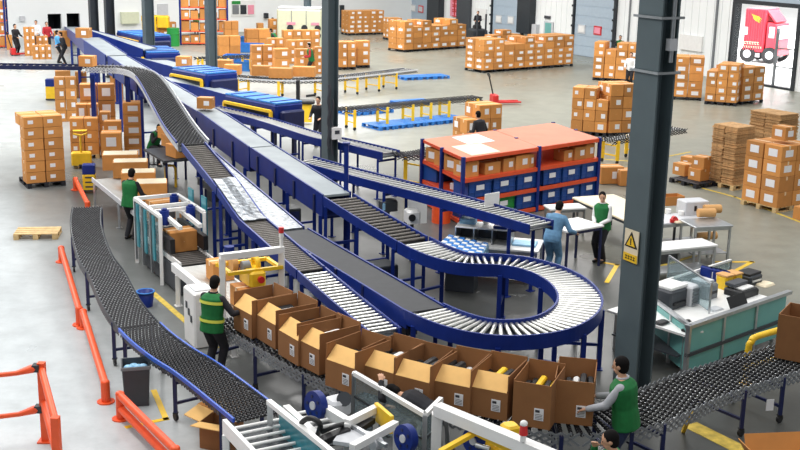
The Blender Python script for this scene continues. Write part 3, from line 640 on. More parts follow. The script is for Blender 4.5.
def flat_pile(c, w, d, n, rz, where):
    pallet(w + .1, d + .05, c, rz, 'wooden pallet under %s' % where, 'pallets under flattened cardboard', 'wood'); z = .145
    for i in range(n):
        t = random.uniform(.08, .13); a = random.uniform(-.05, .05)
        for k, dx in enumerate((-w / 4, w / 4)):
            mb = MB()
            for j in range(4): mb.box((random.uniform(-.02, .02), random.uniform(-.02, .02), t * (j + .5) / 4), (w * .5 - random.uniform(.01, .05), d * random.uniform(.93, 1), t / 4 * .82))
            o = ob('cardboard_bundle', mb, 'cardflat', None, c + Matrix.Rotation(rz, 3, 'Z') @ V((dx, 0, z)), rz + a)
            tag(o, '%s bundle of flattened cardboard, %s side, in %s' % ('topmost' if i == n - 1 else 'lowest' if i == 0 else ORD[i] + ' from below', 'left' if k == 0 else 'right', where), 'cardboard', 'flattened cardboard in ' + where)
        z += t
flat_pile(G(729, 186), .95, .8, 17, rzr, 'the tall front flat pile')
flat_pile(G(769, 172), 1.2, .9, 17, rzr, 'the rear flat pile')
# left foreground stack
a, b = G(27, 189), G(66.5, 185.5)
stack('tall, left aisle', a, b, 2, 6, 2, 116, drop=0, side=1, lab=3)
pallet(1.0, .7, G(38, 236), math.radians(8), 'empty wooden pallet lying on the pale aisle floor', None, 'wood')
# cluster at the left of the overhead conveyor
def pile(where, x0, x1, yb, yt, tiers, nx=1, nd=1, lab=2, pal=None, rise=0., slope=.02, mt_='card', dep=None):
    a, b = G(x0, yb, 0), G(x1, yb - (x1 - x0) * slope, 0)
    return stack(where, a, b, nx, tiers, nd, yt, per=nx, drop=rise, side=1, lab=lab, no_pallet=pal is None, base=.145 if pal else .005, pal=pal or 'dpallet', mt_=mt_, dep=dep)
pile('with yellow scanner stand', 71, 100, 159, 118, 3, 2, 1, 3, 'wood', dep=.5)
pile('leaning on the scanner pile', 101, 112, 157, 112, 4, 1, 1, 2, dep=.4)
pile('two high, nearest left cluster', 102, 123, 170, 133, 2, 1, 1, 2)
pile('one behind the two-high pile', 105, 123, 163, 121, 2, 1, 1, 2, dep=.4)
pile('tall, beside seated worker', 124, 145, 158, 103, 5, 1, 1, 2)
pile('behind scanner stand', 78, 100, 152.5, 104, 3, 2, 1, 2, dep=.45)
pile('under the overhead bend', 82, 117, 149.5, 84, 4, 2, 1, 2, dep=.5)
pile('left end of left cluster', 56, 78, 122, 77, 4, 2, 1, 1)
pile('behind the blue overhead post', 76, 88, 98, 72, 2, 1, 1, 0)
pile('right of overhead post', 111, 124, 104, 74, 2, 1, 1, 0)
pile('top left, behind cluster', 56, 72, 100, 71, 2, 1, 1, 0)
# central stacks behind the long flexible conveyor
pile('left half, behind yellow legs', 252, 274, 76, 45, 4, 2, 1, 1); pile('second, behind yellow legs', 275, 290, 78, 49, 3, 1, 1, 1); pile('third, behind yellow legs', 296, 314, 74, 49, 3, 2, 1, 1)
pile('fourth, behind yellow legs', 315, 322, 74, 47, 4, 1, 1, 1); pile('rear row, behind yellow legs', 288, 312, 64, 40, 3, 3, 1, 1); pile('rear left, behind yellow legs', 268, 284, 62, 38, 3, 2, 1, 1)
pile('right of middle column', 339, 356, 70, 42, 3, 2, 2, 1, 'dpallet'); pile('far right of middle column', 357, 370, 68, 41, 3, 1, 1, 1, 'dpallet')
pile('beside the left column', 219, 241, 56, 36, 2, 2, 1, 0); pile('upper, beside left column', 225, 239, 47, 21, 3, 2, 1, 0); pile('near the blue carts', 247, 271, 48, 29, 2, 2, 1, 0)
pile('below the pale machine', 284, 320, 52, 30, 3, 4, 1, 1); pile('left under pale machine', 270, 285, 44, 19, 3, 2, 1, 1); pile('low, before pale machine', 258, 264, 37, 23, 2, 1, 1, 0)
pile('behind the left grey column', 152, 177, 45, 22, 3, 3, 1, 1)
for i, (x, y, w) in enumerate(((224, 69, .8), (233, 74, .7), (262, 75, .8), (281, 77.5, 1.0), (304, 76, 1.0))):
    p = G(x, y, .86); carton(w, .55, .42, p, math.radians(-4), 'low carton lying on the long yellow-legged conveyor, %s from left' % ORD[i], 'cartons on the long flexible conveyor', 0)
# far left
pile('behind red pallet jack', 33, 52, 59.5, 45, 2, 3, 1, 1, rise=.0); pile('upper, behind red pallet jack', 25, 36, 56, 27, 4, 2, 1, 1); pile('middle, far left', 37, 49, 55, 36, 3, 2, 1, 1); pile('dim, left of dark worker', 7, 13, 50, 35, 2, 1, 1, 0)
pile('beside far left hatch', 55, 71, 47, 31, 2, 2, 1, 0)
# top left shelf and the shelf beside the photo board
def shelf(name, label, x0, x1, yb, levels, dep, ncart, where, ytop, grp):
    a, b = G(x0, yb), G(x1, yb); e = (b - a); L = e.length; e.normalize(); dp = V((-e.y, e.x, 0)); rz = math.atan2(e.y, e.x); H = HZ(a, ytop)
    t = thing(name, label, 'shelf', (0, 0, 0))
    for s in (0, 1):
        for d_ in (0, 1): p = a + e * (L * s) + dp * (dep * d_); ob('post', MB().beam(p, p + V((0, 0, H)), .09, .09), 'blue', t)
    for k in range(levels):
        z = .1 + H * k / levels; ob('shelf_board', MB().box(a + e * L / 2 + dp * dep / 2 + V((0, 0, z)), (L, dep, .06), rz), 'rack', t)
        for i in range(ncart):
            w = L / ncart * random.uniform(.75, .93); h = H / levels * random.uniform(.55, .85)
            carton(w, dep * .8, h, a + e * (L * (i + .5) / ncart) + dp * dep * .45 + V((0, 0, z + .03)), rz, 'carton on %s, %s shelf, %s from left' % (where, 'lowest' if k == 0 else ORD[k], ORD[i]), grp, random.choice((0, 0, 1)))
shelf('storage_shelf', 'tall shelf of cartons at the far top left corner', -16, 6.5, 48, 4, 1.0, 3, 'the far left corner shelf', -2, 'cartons on the corner shelf')
shelf('storage_shelf', 'tall shelf of cartons between the grey columns and photo board', 181, 228, 45, 4, 1.2, 5, 'the shelf by photo board', -3, 'cartons on the far shelf')
# ------------------------------------------------------------------ open cartons on the near conveyor
OB = [(246.5, 323, .56, .60), (270, 333, .6, .62), (292.5, 349, .6, .62), (312.5, 358, .5, .60), (346, 378, .36, .58), (384, 383, .3, .58), (419, 393, .26, .58), (459, 398, .21, .56), (496, 404, .2, .55), (539, 413, .17, .52), (581, 410, .1, .53)]
cen = []
def open_carton(i, x, y, s, w, flap=True):
    p = G(x, y, 1.02); q = G(x + 8, y + 8 * s, 1.02); d = q - p; rz = math.atan2(d.y, d.x); R = Matrix.Rotation(rz, 3, 'Z'); dep, h, bh, th = .74, .56, .66, .012
    o = p - R @ V((w * .2, -dep / 2, 0)); o.z = .80
    where = ['leftmost, reached by the striped-vest worker'] + ['%s from left in the row on the black conveyor' % ORD[k] for k in range(1, 10)] + ['rightmost, held by the worker with grey sleeves']
    t = thing('open_carton', 'open brown carton, ' + where[i], 'carton', o, rz, 'open cartons on the near conveyor')
    fh = .40 if flap else .62
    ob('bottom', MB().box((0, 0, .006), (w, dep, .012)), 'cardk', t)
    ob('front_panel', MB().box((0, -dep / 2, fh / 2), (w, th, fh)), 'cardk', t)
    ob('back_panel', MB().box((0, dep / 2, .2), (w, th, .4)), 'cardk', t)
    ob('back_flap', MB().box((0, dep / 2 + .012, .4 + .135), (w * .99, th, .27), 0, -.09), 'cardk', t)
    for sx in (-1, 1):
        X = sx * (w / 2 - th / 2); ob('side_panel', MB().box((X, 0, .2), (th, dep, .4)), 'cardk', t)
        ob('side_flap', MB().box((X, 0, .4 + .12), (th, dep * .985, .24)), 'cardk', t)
    if flap:
        a = math.radians(48); L = .27; ob('front_flap', MB().box((0, -dep / 2 + math.sin(a) * L / 2, fh + math.cos(a) * L / 2), (w * .93, .01, L), 0, -a), 'cardin', t)
    l = ob('shipping_label', MB().box((w * .2, -dep / 2 - .009, .2), (.13, .004, .17)), 'label', t)
    mb = MB().box((w * .2 - .02, -dep / 2 - .0125, .245), (.06, .003, .035))
    for k in range(4): mb.box((w * .2, -dep / 2 - .0125, .2 - k * .022), (.1, .003, .006))
    ob('print', mb, 'ink', l)
    rnd = random.Random(i * 7 + 3); hh0 = 0; names = ['black', 'white', 'navy', 'yellow']; mats = {'black': 'black', 'white': 'white', 'navy': 'navy', 'yellow': 'yellow'}
    for k in range(5):
        cname = 'black' if k in (0, 3) else rnd.choice(['black', 'white', 'navy', 'black', 'white'] if i < 7 else ['yellow', 'white', 'black', 'black']); X = -w * .38 + k * w * .19; hh = rnd.uniform(.4, .52)
        q = o + R @ V((X, rnd.uniform(.03, .1), .014)); b_ = MB().rbox((0, 0, hh / 2), (w * .17, dep * .5, hh), .02)
        tag(ob('package', b_, mats[cname], None, q, rz + rnd.uniform(-.1, .1)), '%s package standing in the %s open carton, %s from its left side' % (cname, ORD[i] + ' from left' if i < 10 else 'rightmost', ORD[k]), 'package', 'packages inside the open cartons')
    cen.append(o.copy())
for i, r in enumerate(OB): open_carton(i, *r, flap=i < 9)
cp = [c.copy() for c in cen]; d0 = (cp[0] - cp[1]).normalized()
pth = [cp[0] + d0 * .9] + cp[:1] + cp[2:4:1] + cp[5:11:2] + [cp[10] + V((.7, .05, 0)), (G(703, 367, .77) + G(703, 402, .77)) / 2, (G(786, 345, .77) + G(790, 372, .77)) / 2, G(826, 349, .77)]
for p in pth: p.z = .77
sm = smooth_path(pth, 7); k = int(len(sm) * .64)
t = skate('flexible_conveyor', 'black flexible skate-wheel conveyor carrying the row of open cartons', sm[:k + 1], .92, (.03, .22, .42, .62, .82, .97), 'grey', 'navy', None, .12, 11, 'wheel', .16, group='near flexible conveyors')
t = skate('flexible_conveyor', 'empty black flexible skate-wheel conveyor in front of the teal counter', sm[k:], .92, (.12, .2, .55, .72), 'grey', 'navy', None, .115, 12, 'wheel', .17, group='near flexible conveyors')
ob('brace', MB().beam(G(683, 432), G(692, 412, .55), .05, .05), 'yellow', t)
tg = sm[int(len(sm) * .86)]; ob('hang_tag', MB().box(G(770, 405, .32), (.12, .01, .18), .2), 'label', t)
def big_open_box(name, c, w, d, h, rz, label, grp, mt_='cardk', flaps=()):
    t = thing(name, label, 'carton', c, rz, grp)
    ob('bottom', MB().box((0, 0, .006), (w, d, .012)), mt_, t); ob('front_panel', MB().box((0, -d / 2, h / 2), (w, .014, h)), mt_, t); ob('back_panel', MB().box((0, d / 2, h / 2), (w, .014, h)), mt_, t)
    for s in (-1, 1): ob('side_panel', MB().box((s * w / 2, 0, h / 2), (.014, d, h)), mt_, t)
    for f in flaps:
        a = math.radians(f[1]); L = .26
        if f[0] in 'fb': s = -1 if f[0] == 'f' else 1; ob('flap', MB().box((0, s * (d / 2 + math.sin(a) * L / 2), h + math.cos(a) * L / 2), (w, .012, L), 0, -s * a), f[2] if len(f) > 2 else mt_, t)
        else: s = -1 if f[0] == 'l' else 1; ob('flap', MB().box((s * (w / 2 + math.sin(a) * L / 2), 0, h + math.cos(a) * L / 2), (.012, d, L), 0, 0, s * a), f[2] if len(f) > 2 else mt_, t)
    return t
big_open_box('open_carton', G(806, 356, .8), .8, .7, .72, math.radians(-32), 'large open brown carton at the right image edge on the conveyor', None)
big_open_box('open_carton', G(786, 492), .9, .7, .42, math.radians(8), 'open carton with orange-brown flaps at the bottom right corner', None, 'card', (('b', 25), ('l', 30), ('r', 20)))
big_open_box('open_carton', G(222, 445), .48, .4, .4, math.radians(-20), 'open carton with pale flap under the left conveyor, at the bottom', None, 'cardk', (('f', 80, 'cardin'), ('b', 60, 'cardin'), ('l', 75, 'cardin')))
carton(.42, .36, .34, G(216, 424), math.radians(-30), 'small closed carton behind the pale-flapped carton under the left conveyor', None, 0)
# ------------------------------------------------------------------ packing line: row of cartons feeding the sealing machines
ft = thing('roller_table', 'low roller table carrying the white-topped cartons behind the green-vest worker', 'table')
pts = [W(7.62, 29.8, .7), W(7.55, 24.4, .7)]; rails(pts, .75, ft, 'lgrey', .12); rollers(pts, .75, ft, .14, .03, 'roller'); legs(pts, (.05, .5, .95), .75, ft, 'steel', .1, .05)
for i, (x, y, w, d) in enumerate(((121, 160, .95, .62), (131, 168, .9, .55), (139, 179, .85, .55), (152, 190, .75, .6))):
    p = G(x, y + 8, .72); o_ = carton(w, d, .42, p, math.radians(12), 'white-topped carton on the low roller table, %s from the back' % ORD[i], 'cartons feeding the sealing machine', 0)
    ob('top_sheet', MB().box((0, 0, .426), (w * .94, d * .94, .006)), 'offwhite', o_)  # thin cream layer makes the carton top paler than its sides
for i, (v_, u_, l) in enumerate(((9.75, 19.5, 2.6), (9.8, 23.2, 2.6), (9.85, 27, 3.2))):  # dark trays added to deepen the darkness between the belts
    t = tag(ob('cable_tray', MB().box(W(v_, u_, .62), (.3, l, .1), ANG).box(W(v_ - .14, u_, .7), (.02, l, .1), ANG).box(W(v_ + .14, u_, .7), (.02, l, .1), ANG), 'dgrey'), 'dark cable tray in the gap between the pale belt and black belt, %s section' % ('front', 'middle', 'rear')[i], 'cable tray', 'cable trays between the belts')
    for e_u in (-l / 2 + .2, l / 2 - .2): ob('leg', MB().beam(W(v_, u_ + e_u, 0), W(v_, u_ + e_u, .57), .06, .06), 'navy', t)
for i, (v_, u_, w_, h_) in enumerate(((10.3, 19.3, .5, .8), (9.55, 17.4, .4, .6), (10.6, 24.8, .6, .7), (10.5, 29, .7, .9))):  # dark boxes added to deepen the darkness under the belts
    t = tag(ob('motor_cabinet', MB().rbox(W(v_, u_, h_ / 2), (w_, .5, h_), .02, ANG), 'coldark'), 'dark motor cabinet on the floor under the belts, %s' % ('below the sloping rollers', 'near the loop entry', 'under the short pale belt', 'under the long pale belt')[i], 'cabinet', 'motor cabinets under the belts')
    ob('door', MB().box(W(v_, u_ - .255, h_ / 2), (w_ * .8, .01, h_ * .8), ANG), 'navy', t)
for i, (x, y) in enumerate(((173, 146), (178, 156), (169, 138))):
    p = G(x, y, 1.0); carton(.58, .45, .34, p, math.radians(-50), 'carton on the seated worker\'s bench, %s' % ('middle one', 'nearest one', 'farthest one')[i], 'cartons on the seated worker bench', 0)
wb = thing('work_bench', 'dark work bench in front of the seated worker under the roller line', 'bench'); c = G(176, 154, .95)
ob('bench_top', MB().box(c, (1.3, 1.9, .06), ANG), 'dgrey', wb)
for sx in (-1, 1):
    for sy in (-1, 1): q = c + AV * (sx * .55) + AU * (sy * .85); ob('leg', MB().beam((q.x, q.y, 0), (q.x, q.y, c.z - .03), .06, .06), 'navy', wb)
c = G(171, 187, .0); t = tag(ob('yellow_hoop', MB().tube([c + V((-.14, 0, 0)), c + V((-.14, 0, .55)), c + V((-.08, 0, .62)), c + V((.08, 0, .62)), c + V((.14, 0, .55)), c + V((.14, 0, 0))], .035), 'yellow'), 'yellow hoop guard on the floor under the left roller line', 'guard')
def frame_box(mb, v0, v1, u0, u1, z0, z1, s=.06):
    for v_ in (v0, v1):
        for u_ in (u0, u1): mb.beam(W(v_, u_, z0), W(v_, u_, z1), s, s)
# machine A
A_ = thing('carton_sealer', 'tall white carton sealing machine with teal side guards, a carton inside', 'machine', group='carton sealing machines')
v0, v1, u0, u1 = 6.72, 7.66, 22.2, 24.0
for i, (v_, u_) in enumerate(((v0, u0), (v0, u1), (v1, u0), (v1, u1))): ob('post', MB().beam(W(v_, u_, 0), W(v_, u_, 1.45), .07, .07), 'white', A_)
for z in (1.45,):
    for a, b in (((v0, u0), (v0, u1)), ((v1, u0), (v1, u1)), ((v0, u1), (v1, u1)), ((v0, (u0 + u1) / 2), (v1, (u0 + u1) / 2)), ((v0 , u0 + .5), (v1, u0 + .5))): ob('top_rail', MB().beam(W(*a, z), W(*b, z), .07, .07), 'white', A_)
for u_ in (u0 + .3, u0 + .9, u0 + 1.45): ob('guard_panel', MB().box(W(v0, u_, .9), (.02, .5, .95), ANG), 'glass', A_); ob('guard_strip', MB().box(W(v0 - .02, u_ + .12, .9), (.03, .16, .95), ANG), 'cyan', A_); ob('guard_post', MB().box(W(v0 - .015, u_ + .33, .75), (.05, .05, 1.3), ANG), 'steel', A_)
for u_ in (u0 + .35, u0 + 1.2): ob('guard_panel', MB().box(W(v1 + .12, u_, 1.05), (.03, .3, 1.3), ANG), 'cyan', A_)
ob('base', MB().box(W(7.19, 22.5, .3), (.8, 2.4, .5), ANG), 'dgrey', A_)
pts = [W(7.19, 23.8, .66), W(7.19, 21.3, .66)]; rollers(pts, .66, A_, .13, .03, 'droller'); rails(pts, .68, A_, 'white', .12)
for u_ in (22.2, 23.1):
    ob('side_belt', MB().box(W(6.84, u_, .9), (.1, .8, .3), ANG), 'black', A_); ob('side_belt', MB().box(W(7.54, u_, .9), (.1, .8, .3), ANG), 'black', A_)
ob('tape_head', MB().rbox(W(7.19, 23.2, 1.3), (.16, .6, .18), .03, ANG), 'dgrey', A_)
for v_, u_ in ((6.9, 22.5), (7.5, 22.6), (7.5, 23.7)): ob('motor', MB().cyl(W(v_, u_, 1.2), W(v_, u_, 1.5), .1, n=14).cyl(W(v_, u_, 1.5), W(v_, u_, 1.54), .06, n=14), 'blue', A_)
for v_ in (6.98, 7.4): ob('press_arm', MB().beam(W(v_, 21.7, 1.3), W(v_, 23.0, 1.35), .08, .08), 'white', A_)
carton(.58, .46, .42, W(7.19, 22.4, .67), ANG + .04, 'brown carton passing through the teal-guarded sealing machine', 'cartons in the sealing machines', 0)
carton(.66, .5, .42, W(7.62, 24.9, .72), ANG + .1, 'brown carton just before the teal-guarded sealing machine', 'cartons in the sealing machines', 0)
# machine B
B_ = thing('carton_sealer', 'white sealing machine with yellow tape head beside the striped-vest worker', 'machine', group='carton sealing machines')
pts = [W(6.95, 20.8, .78), W(6.95, 17.6, .78)]; rollers(pts, .62, B_, .085, .026, 'roller'); rails(pts, .66, B_, 'white', .2); legs(pts, (.03, .5, .97), .66, B_, 'white', .15, .09)
ob('side_cover', MB().beam(W(6.5, 20.7, .82), W(6.5, 18.4, .82), .1, .16), 'white', B_)
cb = ob('control_cabinet', MB().rbox(W(6.3, 18.6, .52), (.42, .6, 1.0), .03, ANG), 'white', B_)
for k in range(3): ob('panel_mark', MB().box(W(6.08, 18.7 - k * .12, .72 - k * .1), (.012, .07, .12), ANG), 'dgrey', cb)
ob('top_plate', MB().box(W(6.3, 18.6, 1.03), (.3, .4, .02), ANG), 'lgrey', cb)
for v_ in (6.42, 7.5): ob('mast', MB().beam(W(v_, 17.75, 0), W(v_, 17.75, 1.78), .1, .1), 'white', B_)
ob('mast_bar', MB().beam(W(6.38, 17.75, 1.8), W(7.54, 17.75, 1.8), .11, .11), 'white', B_)
hd = ob('tape_head', MB().rbox(W(7.02, 17.9, 1.36), (.3, .55, .26), .04, ANG), 'yellow', B_)
ob('tape_roll', MB().cyl(W(6.72, 18.2, 1.52), W(6.82, 18.2, 1.52), .17, n=22), 'brown', hd)
ob('tape_roll', MB().torus(W(7.12, 18.0, 1.52), AV, .12, .05), 'yellow', hd); ob('roller', MB().cyl(W(6.86, 18.0, 1.5), W(7.0, 18.0, 1.5), .1, n=16), 'grey', hd); ob('emergency_button', MB().cyl(W(7.05, 17.6, 1.36), W(7.05, 17.55, 1.36), .06, n=12), 'red', hd)
for u_ in (17.7, 18.3): ob('yellow_bar', MB().beam(W(6.5, u_, 1.5), W(7.5, u_, 1.5), .06, .06), 'yellow', B_)
for v_ in (6.55, 7.45): ob('yellow_bar', MB().beam(W(v_, 17.7, 1.5), W(v_, 18.35, 1.5), .06, .06), 'yellow', B_)
ob('beacon', MB().cyl(W(7.5, 17.75, 1.86), W(7.5, 17.75, 2.02), .03, n=10).cyl(W(7.5, 17.75, 2.02), W(7.5, 17.75, 2.1), .04, n=10), 'white', B_); ob('beacon_lamp', MB().cyl(W(7.5, 17.75, 2.1), W(7.5, 17.75, 2.2), .045, n=12), 'red', B_)
ob('motor', MB().cyl(W(7.45, 20.2, .9), W(7.45, 20.2, 1.25), .1, n=14), 'blue', B_)
carton(.5, .6, .36, W(6.98, 17.95, .79), ANG, 'carton under the yellow tape head beside the striped-vest worker', 'cartons in the sealing machines', 0)
carton(.42, .4, .36, W(7.08, 19.7, .79), ANG, 'carton on the white infeed rollers between two sealing machines', 'cartons in the sealing machines', 0)
# machine C at the bottom edge
C_ = thing('carton_sealer', 'white front sealing machine with blue tape reels below the open cartons', 'machine', group='carton sealing machines')
pts = [W(5.28, 13.45, .82), W(5.28, 10.2, .82)]; rollers(pts, .74, C_, .19, .024, 'white'); ob('bed_pan', MB().box(W(5.28, 11.8, .7), (.74, 3.2, .02), ANG), 'coldark', C_); rails(pts, .8, C_, 'white', .2, .06, .05); legs(pts, (.03, .5, .97), .8, C_, 'white', .15, .09)  # dark pan added so the roller gaps look shaded
P2 = [W(5.95, 13.35, .9), W(5.95, 12.3, .9)]; rollers(P2, .4, C_, .18, .024, 'white'); ob('bed_pan', MB().box(W(5.95, 12.8, .76), (.4, 1.0, .02), ANG), 'coldark', C_); rails(P2, .42, C_, 'white', .16, .09, .05)  # same added dark pan, shading the gaps of the short rollers
gz = 1.25
ob('guard_post', MB().beam(W(5.36, 13.1, .5), W(5.36, 13.1, 1.12), .07, .07), 'steel', C_); ob('guard_rail', MB().beam(W(5.36, 13.15, 1.14), W(5.5, 10.5, 1.14), .07, .06), 'white', C_)
ob('guard_panel', MB().box(W(5.43, 11.85, .78), (.015, 2.5, .6), ANG - .05), 'cyan', C_)
def disc(c, ax, r, th, par, mt_='blue', nm='tape_reel'):
    c = V(c); ax = V(ax).normalized(); o = ob(nm, MB().cyl(c - ax * th / 2, c + ax * th / 2, r, n=26), mt_, par); ob('reel_hub', MB().cyl(c - ax * (th / 2 + .015), c + ax * (th / 2 + .015), r * .3, n=14), 'lgrey', o)
    for k in range(5):
        a = k * 2 * pi / 5; x = ax.cross(V((0, 0, 1))).normalized(); y = ax.cross(x); p = c + (x * math.cos(a) + y * math.sin(a)) * r * .62
        ob('reel_hole', MB().cyl(p - ax * (th / 2 + .008), p + ax * (th / 2 + .008), r * .13, n=8), 'navy', o)
    return o
disc(G(316, 405, 1.2), V((-.72, -.62, .1)), .19, .1, C_)
disc(G(406, 438, 1.25), V((-.72, -.62, .1)), .17, .1, C_)
ob('frame_beam', MB().beam(G(347, 423, 1.2), G(376, 408.5, 1.2), .09, .09), 'white', C_); ob('frame_beam', MB().beam(G(352, 448, 1.2), G(396, 424, 1.2), .09, .09), 'white', C_)
ob('frame_beam', MB().beam(G(326, 410, 1.15), G(349, 424, 1.15), .1, .12), 'white', C_); ob('frame_beam', MB().beam(G(349, 424, 1.15), G(386, 446, 1.15), .05, .05), 'steel', C_)
a, b = G(376, 411, 1.16), G(392, 425, 1.16); ob('yellow_plate', MB().beam(a, b, .05, .24), 'yellow', C_)
ob('head_plate', MB().beam(G(338, 436, 1.1), G(368, 440, 1.1), .4, .05), 'lgrey', C_); ob('belt_drive', MB().beam(G(322, 441, 1.08), G(348, 430, 1.12), .12, .08), 'black', C_)
ob('belt_drive', MB().beam(G(354, 432, 1.1), G(372, 420, 1.1), .1, .07), 'black', C_); ob('cover', MB().rbox(G(337, 405, 1.02), (.3, .3, .2), .04, .6), 'lgrey', C_)
mb = MB(); mb.tube(smooth_path([G(304, 433, 1.0), G(301, 424, 1.15), G(310, 418, 1.3), G(320, 424, 1.25), G(318, 434, 1.0)], 6), .035, 8); ob('hose', mb, 'black', C_); ob('hose', MB().tube(smooth_path([G(322, 432, 1.1), G(336, 426, 1.22), G(350, 423, 1.1)], 6), .03, 8), 'black', C_)
ob('motor', MB().cyl(G(344, 399, .9), G(344, 399, 1.15), .1, n=14), 'dgrey', C_); ob('motor', MB().cyl(G(372, 445, 1.1), G(380, 442, 1.1), .08, n=12), 'lgrey', C_)
ob('base', MB().box(W(6.2, 11.2, .45), (.9, 1.8, .7), ANG), 'dgrey', C_)
for p in ((347, 423), (376, 408.5), (396, 424)): q = G(*p, 1.2); ob('post', MB().beam((q.x, q.y, .02), q, .07, .07), 'white', C_)
# guard fence of that machine
F_ = thing('machine_guard', 'silver framed dark glass guard with white top rail behind the front machine', 'guard')
P = [G(354, 373, 1.2), G(383, 390, 1.2), G(425, 415, 1.2), G(441, 399, 1.2)]
for i, p in enumerate(P): ob('post', MB().beam((p.x, p.y, 0), p, .06, .06), 'steel', F_)
for a, b in zip(P, P[1:]): ob('top_rail', MB().beam(a, b, .06, .06), 'white', F_)
for a, b in zip(P, P[1:]):
    m_ = (a + b) / 2; g = ob('guard_panel', MB().beam((a.x, a.y, .68), (b.x, b.y, .68), .012, .95), 'glass', F_)
    for k in range(3): z = .3 + k * .28; ob('crossbar', MB().beam((a.x, a.y, z), (b.x, b.y, z), .03, .03), 'coldark', F_)
# machine D
D_ = thing('carton_sealer', 'white front sealing machine with yellow arms and red beacon, bottom centre', 'machine', group='carton sealing machines')
a, b = G(437, 409, 1.6), G(556, 459, 1.6); ob('portal_beam', MB().beam(a, b, .14, .14), 'white', D_)
for p in (a, b): ob('post', MB().beam((p.x, p.y, 0), (p.x, p.y, 1.55), .12, .12), 'white', D_)
ob('post', MB().beam(G(449, 470, .0), G(446, 415, 1.5), .05, .05), 'steel', D_)
disc(G(476, 440, 1.35), V((-.6, -.75, .1)), .16, .12, D_); ob('yellow_arm', MB().beam(G(440, 452, 1.35), G(476, 432, 1.5), .07, .05), 'yellow', D_); ob('yellow_arm', MB().beam(G(474, 431, 1.5), G(512, 450, 1.45), .07, .06), 'yellow', D_)
ob('yellow_cover', MB().rbox(G(510, 430, 1.35), (.2, .2, .16), .03, .4), 'yellow', D_); ob('tape_head', MB().rbox(G(496, 450, 1.3), (.2, .3, .2), .03, ANG), 'yellow', D_)
p = G(523, 441, 1.68); ob('beacon', MB().cyl(p, p + V((0, 0, .08)), .035, n=12), 'white', D_); ob('beacon_lamp', MB().cyl(p + V((0, 0, .08)), p + V((0, 0, .2)), .05, .04, n=14), 'red', D_); ob('beacon_cap', MB().ell(p + V((0, 0, .21)), (.045, .045, .04)), 'white', D_)
ob('base', MB().box(G(505, 480, .35), (1.0, 1.0, .7), ANG), 'dgrey', D_); ob('spindle', MB().cyl(G(476, 445, 1.38), G(490, 449, 1.38), .03, n=10), 'steel', D_)
# ------------------------------------------------------------------ the orange rack with blue bins
RZT = 1.75
rB, rC, rA = G(463.5, 158, RZT), G(600, 138, RZT), G(422.5, 139.5, RZT)
E1 = (rC - rB).normalized(); E2 = (rA - rB).normalized(); RL = (rC - rB).length; RD = (rA - rB).length; rrz = math.atan2(E1.y, E1.x); r0 = V((rB.x, rB.y, 0))
def RP(a, b, z): return r0 + E1 * a + E2 * b + V((0, 0, z))
def rslab(mb, a0, a1, b0, b1, z0, z1):
    P = [RP(a, b, z) for z in (z0, z1) for b in (b0, b1) for a in (a0, a1)]; mb.add(P, [[0, 2, 3, 1], [4, 5, 7, 6], [0, 1, 5, 4], [2, 6, 7, 3], [0, 4, 6, 2], [1, 3, 7, 5]]); return mb
half = RL * .53
for i, (a0, a1) in enumerate(((0, half), (half, RL))):
    t = thing('storage_rack', 'orange and blue rack bay of blue bins, %s' % ('nearer the middle column, papers on its top' if i == 0 else 'nearer the big column, clear top'), 'rack', r0 + E1 * a0, 0, 'orange rack bays')
    off = -(r0 + E1 * a0)
    def rob(nm, mb, mt_): mb.v = [tuple(V(p) + off) for p in mb.v]; return ob(nm, mb, mt_, t)
    rob('top_board', rslab(MB(), a0 + .01, a1 - .01, 0, RD, RZT - .02, RZT), 'racktop')
    for b in (0, RD): rob('edge_beam', rslab(MB(), a0, a1, b - .03, b + .03, RZT - .1, RZT - .005), 'rack')
    for a in (a0 + .02, a1 - .02): rob('edge_beam', rslab(MB(), a - .02, a + .02, 0, RD, RZT - .08, RZT - .005), 'rack')
    for z in (1.2, .65, .12):
        rob('shelf_board', rslab(MB(), a0, a1, 0, RD, z - .02, z), 'rack'); rob('edge_beam', rslab(MB(), a0, a1, -.035, .0, z - .09, z + .005), 'rack'); rob('edge_beam', rslab(MB(), a0, a1, RD, RD + .035, z - .09, z + .005), 'rack')
        rob('edge_beam', rslab(MB(), a0, a0 + .04, 0, RD, z - .09, z + .005), 'rack')
    for a in ((a0, a1) if i == 1 else (a0,)):
        for b in (0, RD * .5, RD): rob('post', rslab(MB(), a - .05, a + .05, b - .05, b + .05, 0, RZT + .02), 'blue')
mb = MB(); rslab(mb, .35, 1.35, .12, RD * .52, RZT + .001, RZT + .006); tag(ob('paper_sheet', mb, 'offwhite'), 'pale sheet lying on the near corner of the orange rack top', 'paper')
mb = MB(); rslab(mb, .95, 1.9, RD * .5, RD * .92, RZT + .001, RZT + .006); o = tag(ob('paper_sheet', mb, 'label'), 'printed white poster lying on the orange rack top near its middle', 'paper')
mb = MB()
for k in range(4): rslab(mb, 1.05, 1.75, RD * (.55 + .09 * k), RD * (.58 + .09 * k), RZT + .0065, RZT + .009)
ob('print', mb, 'pink', o)
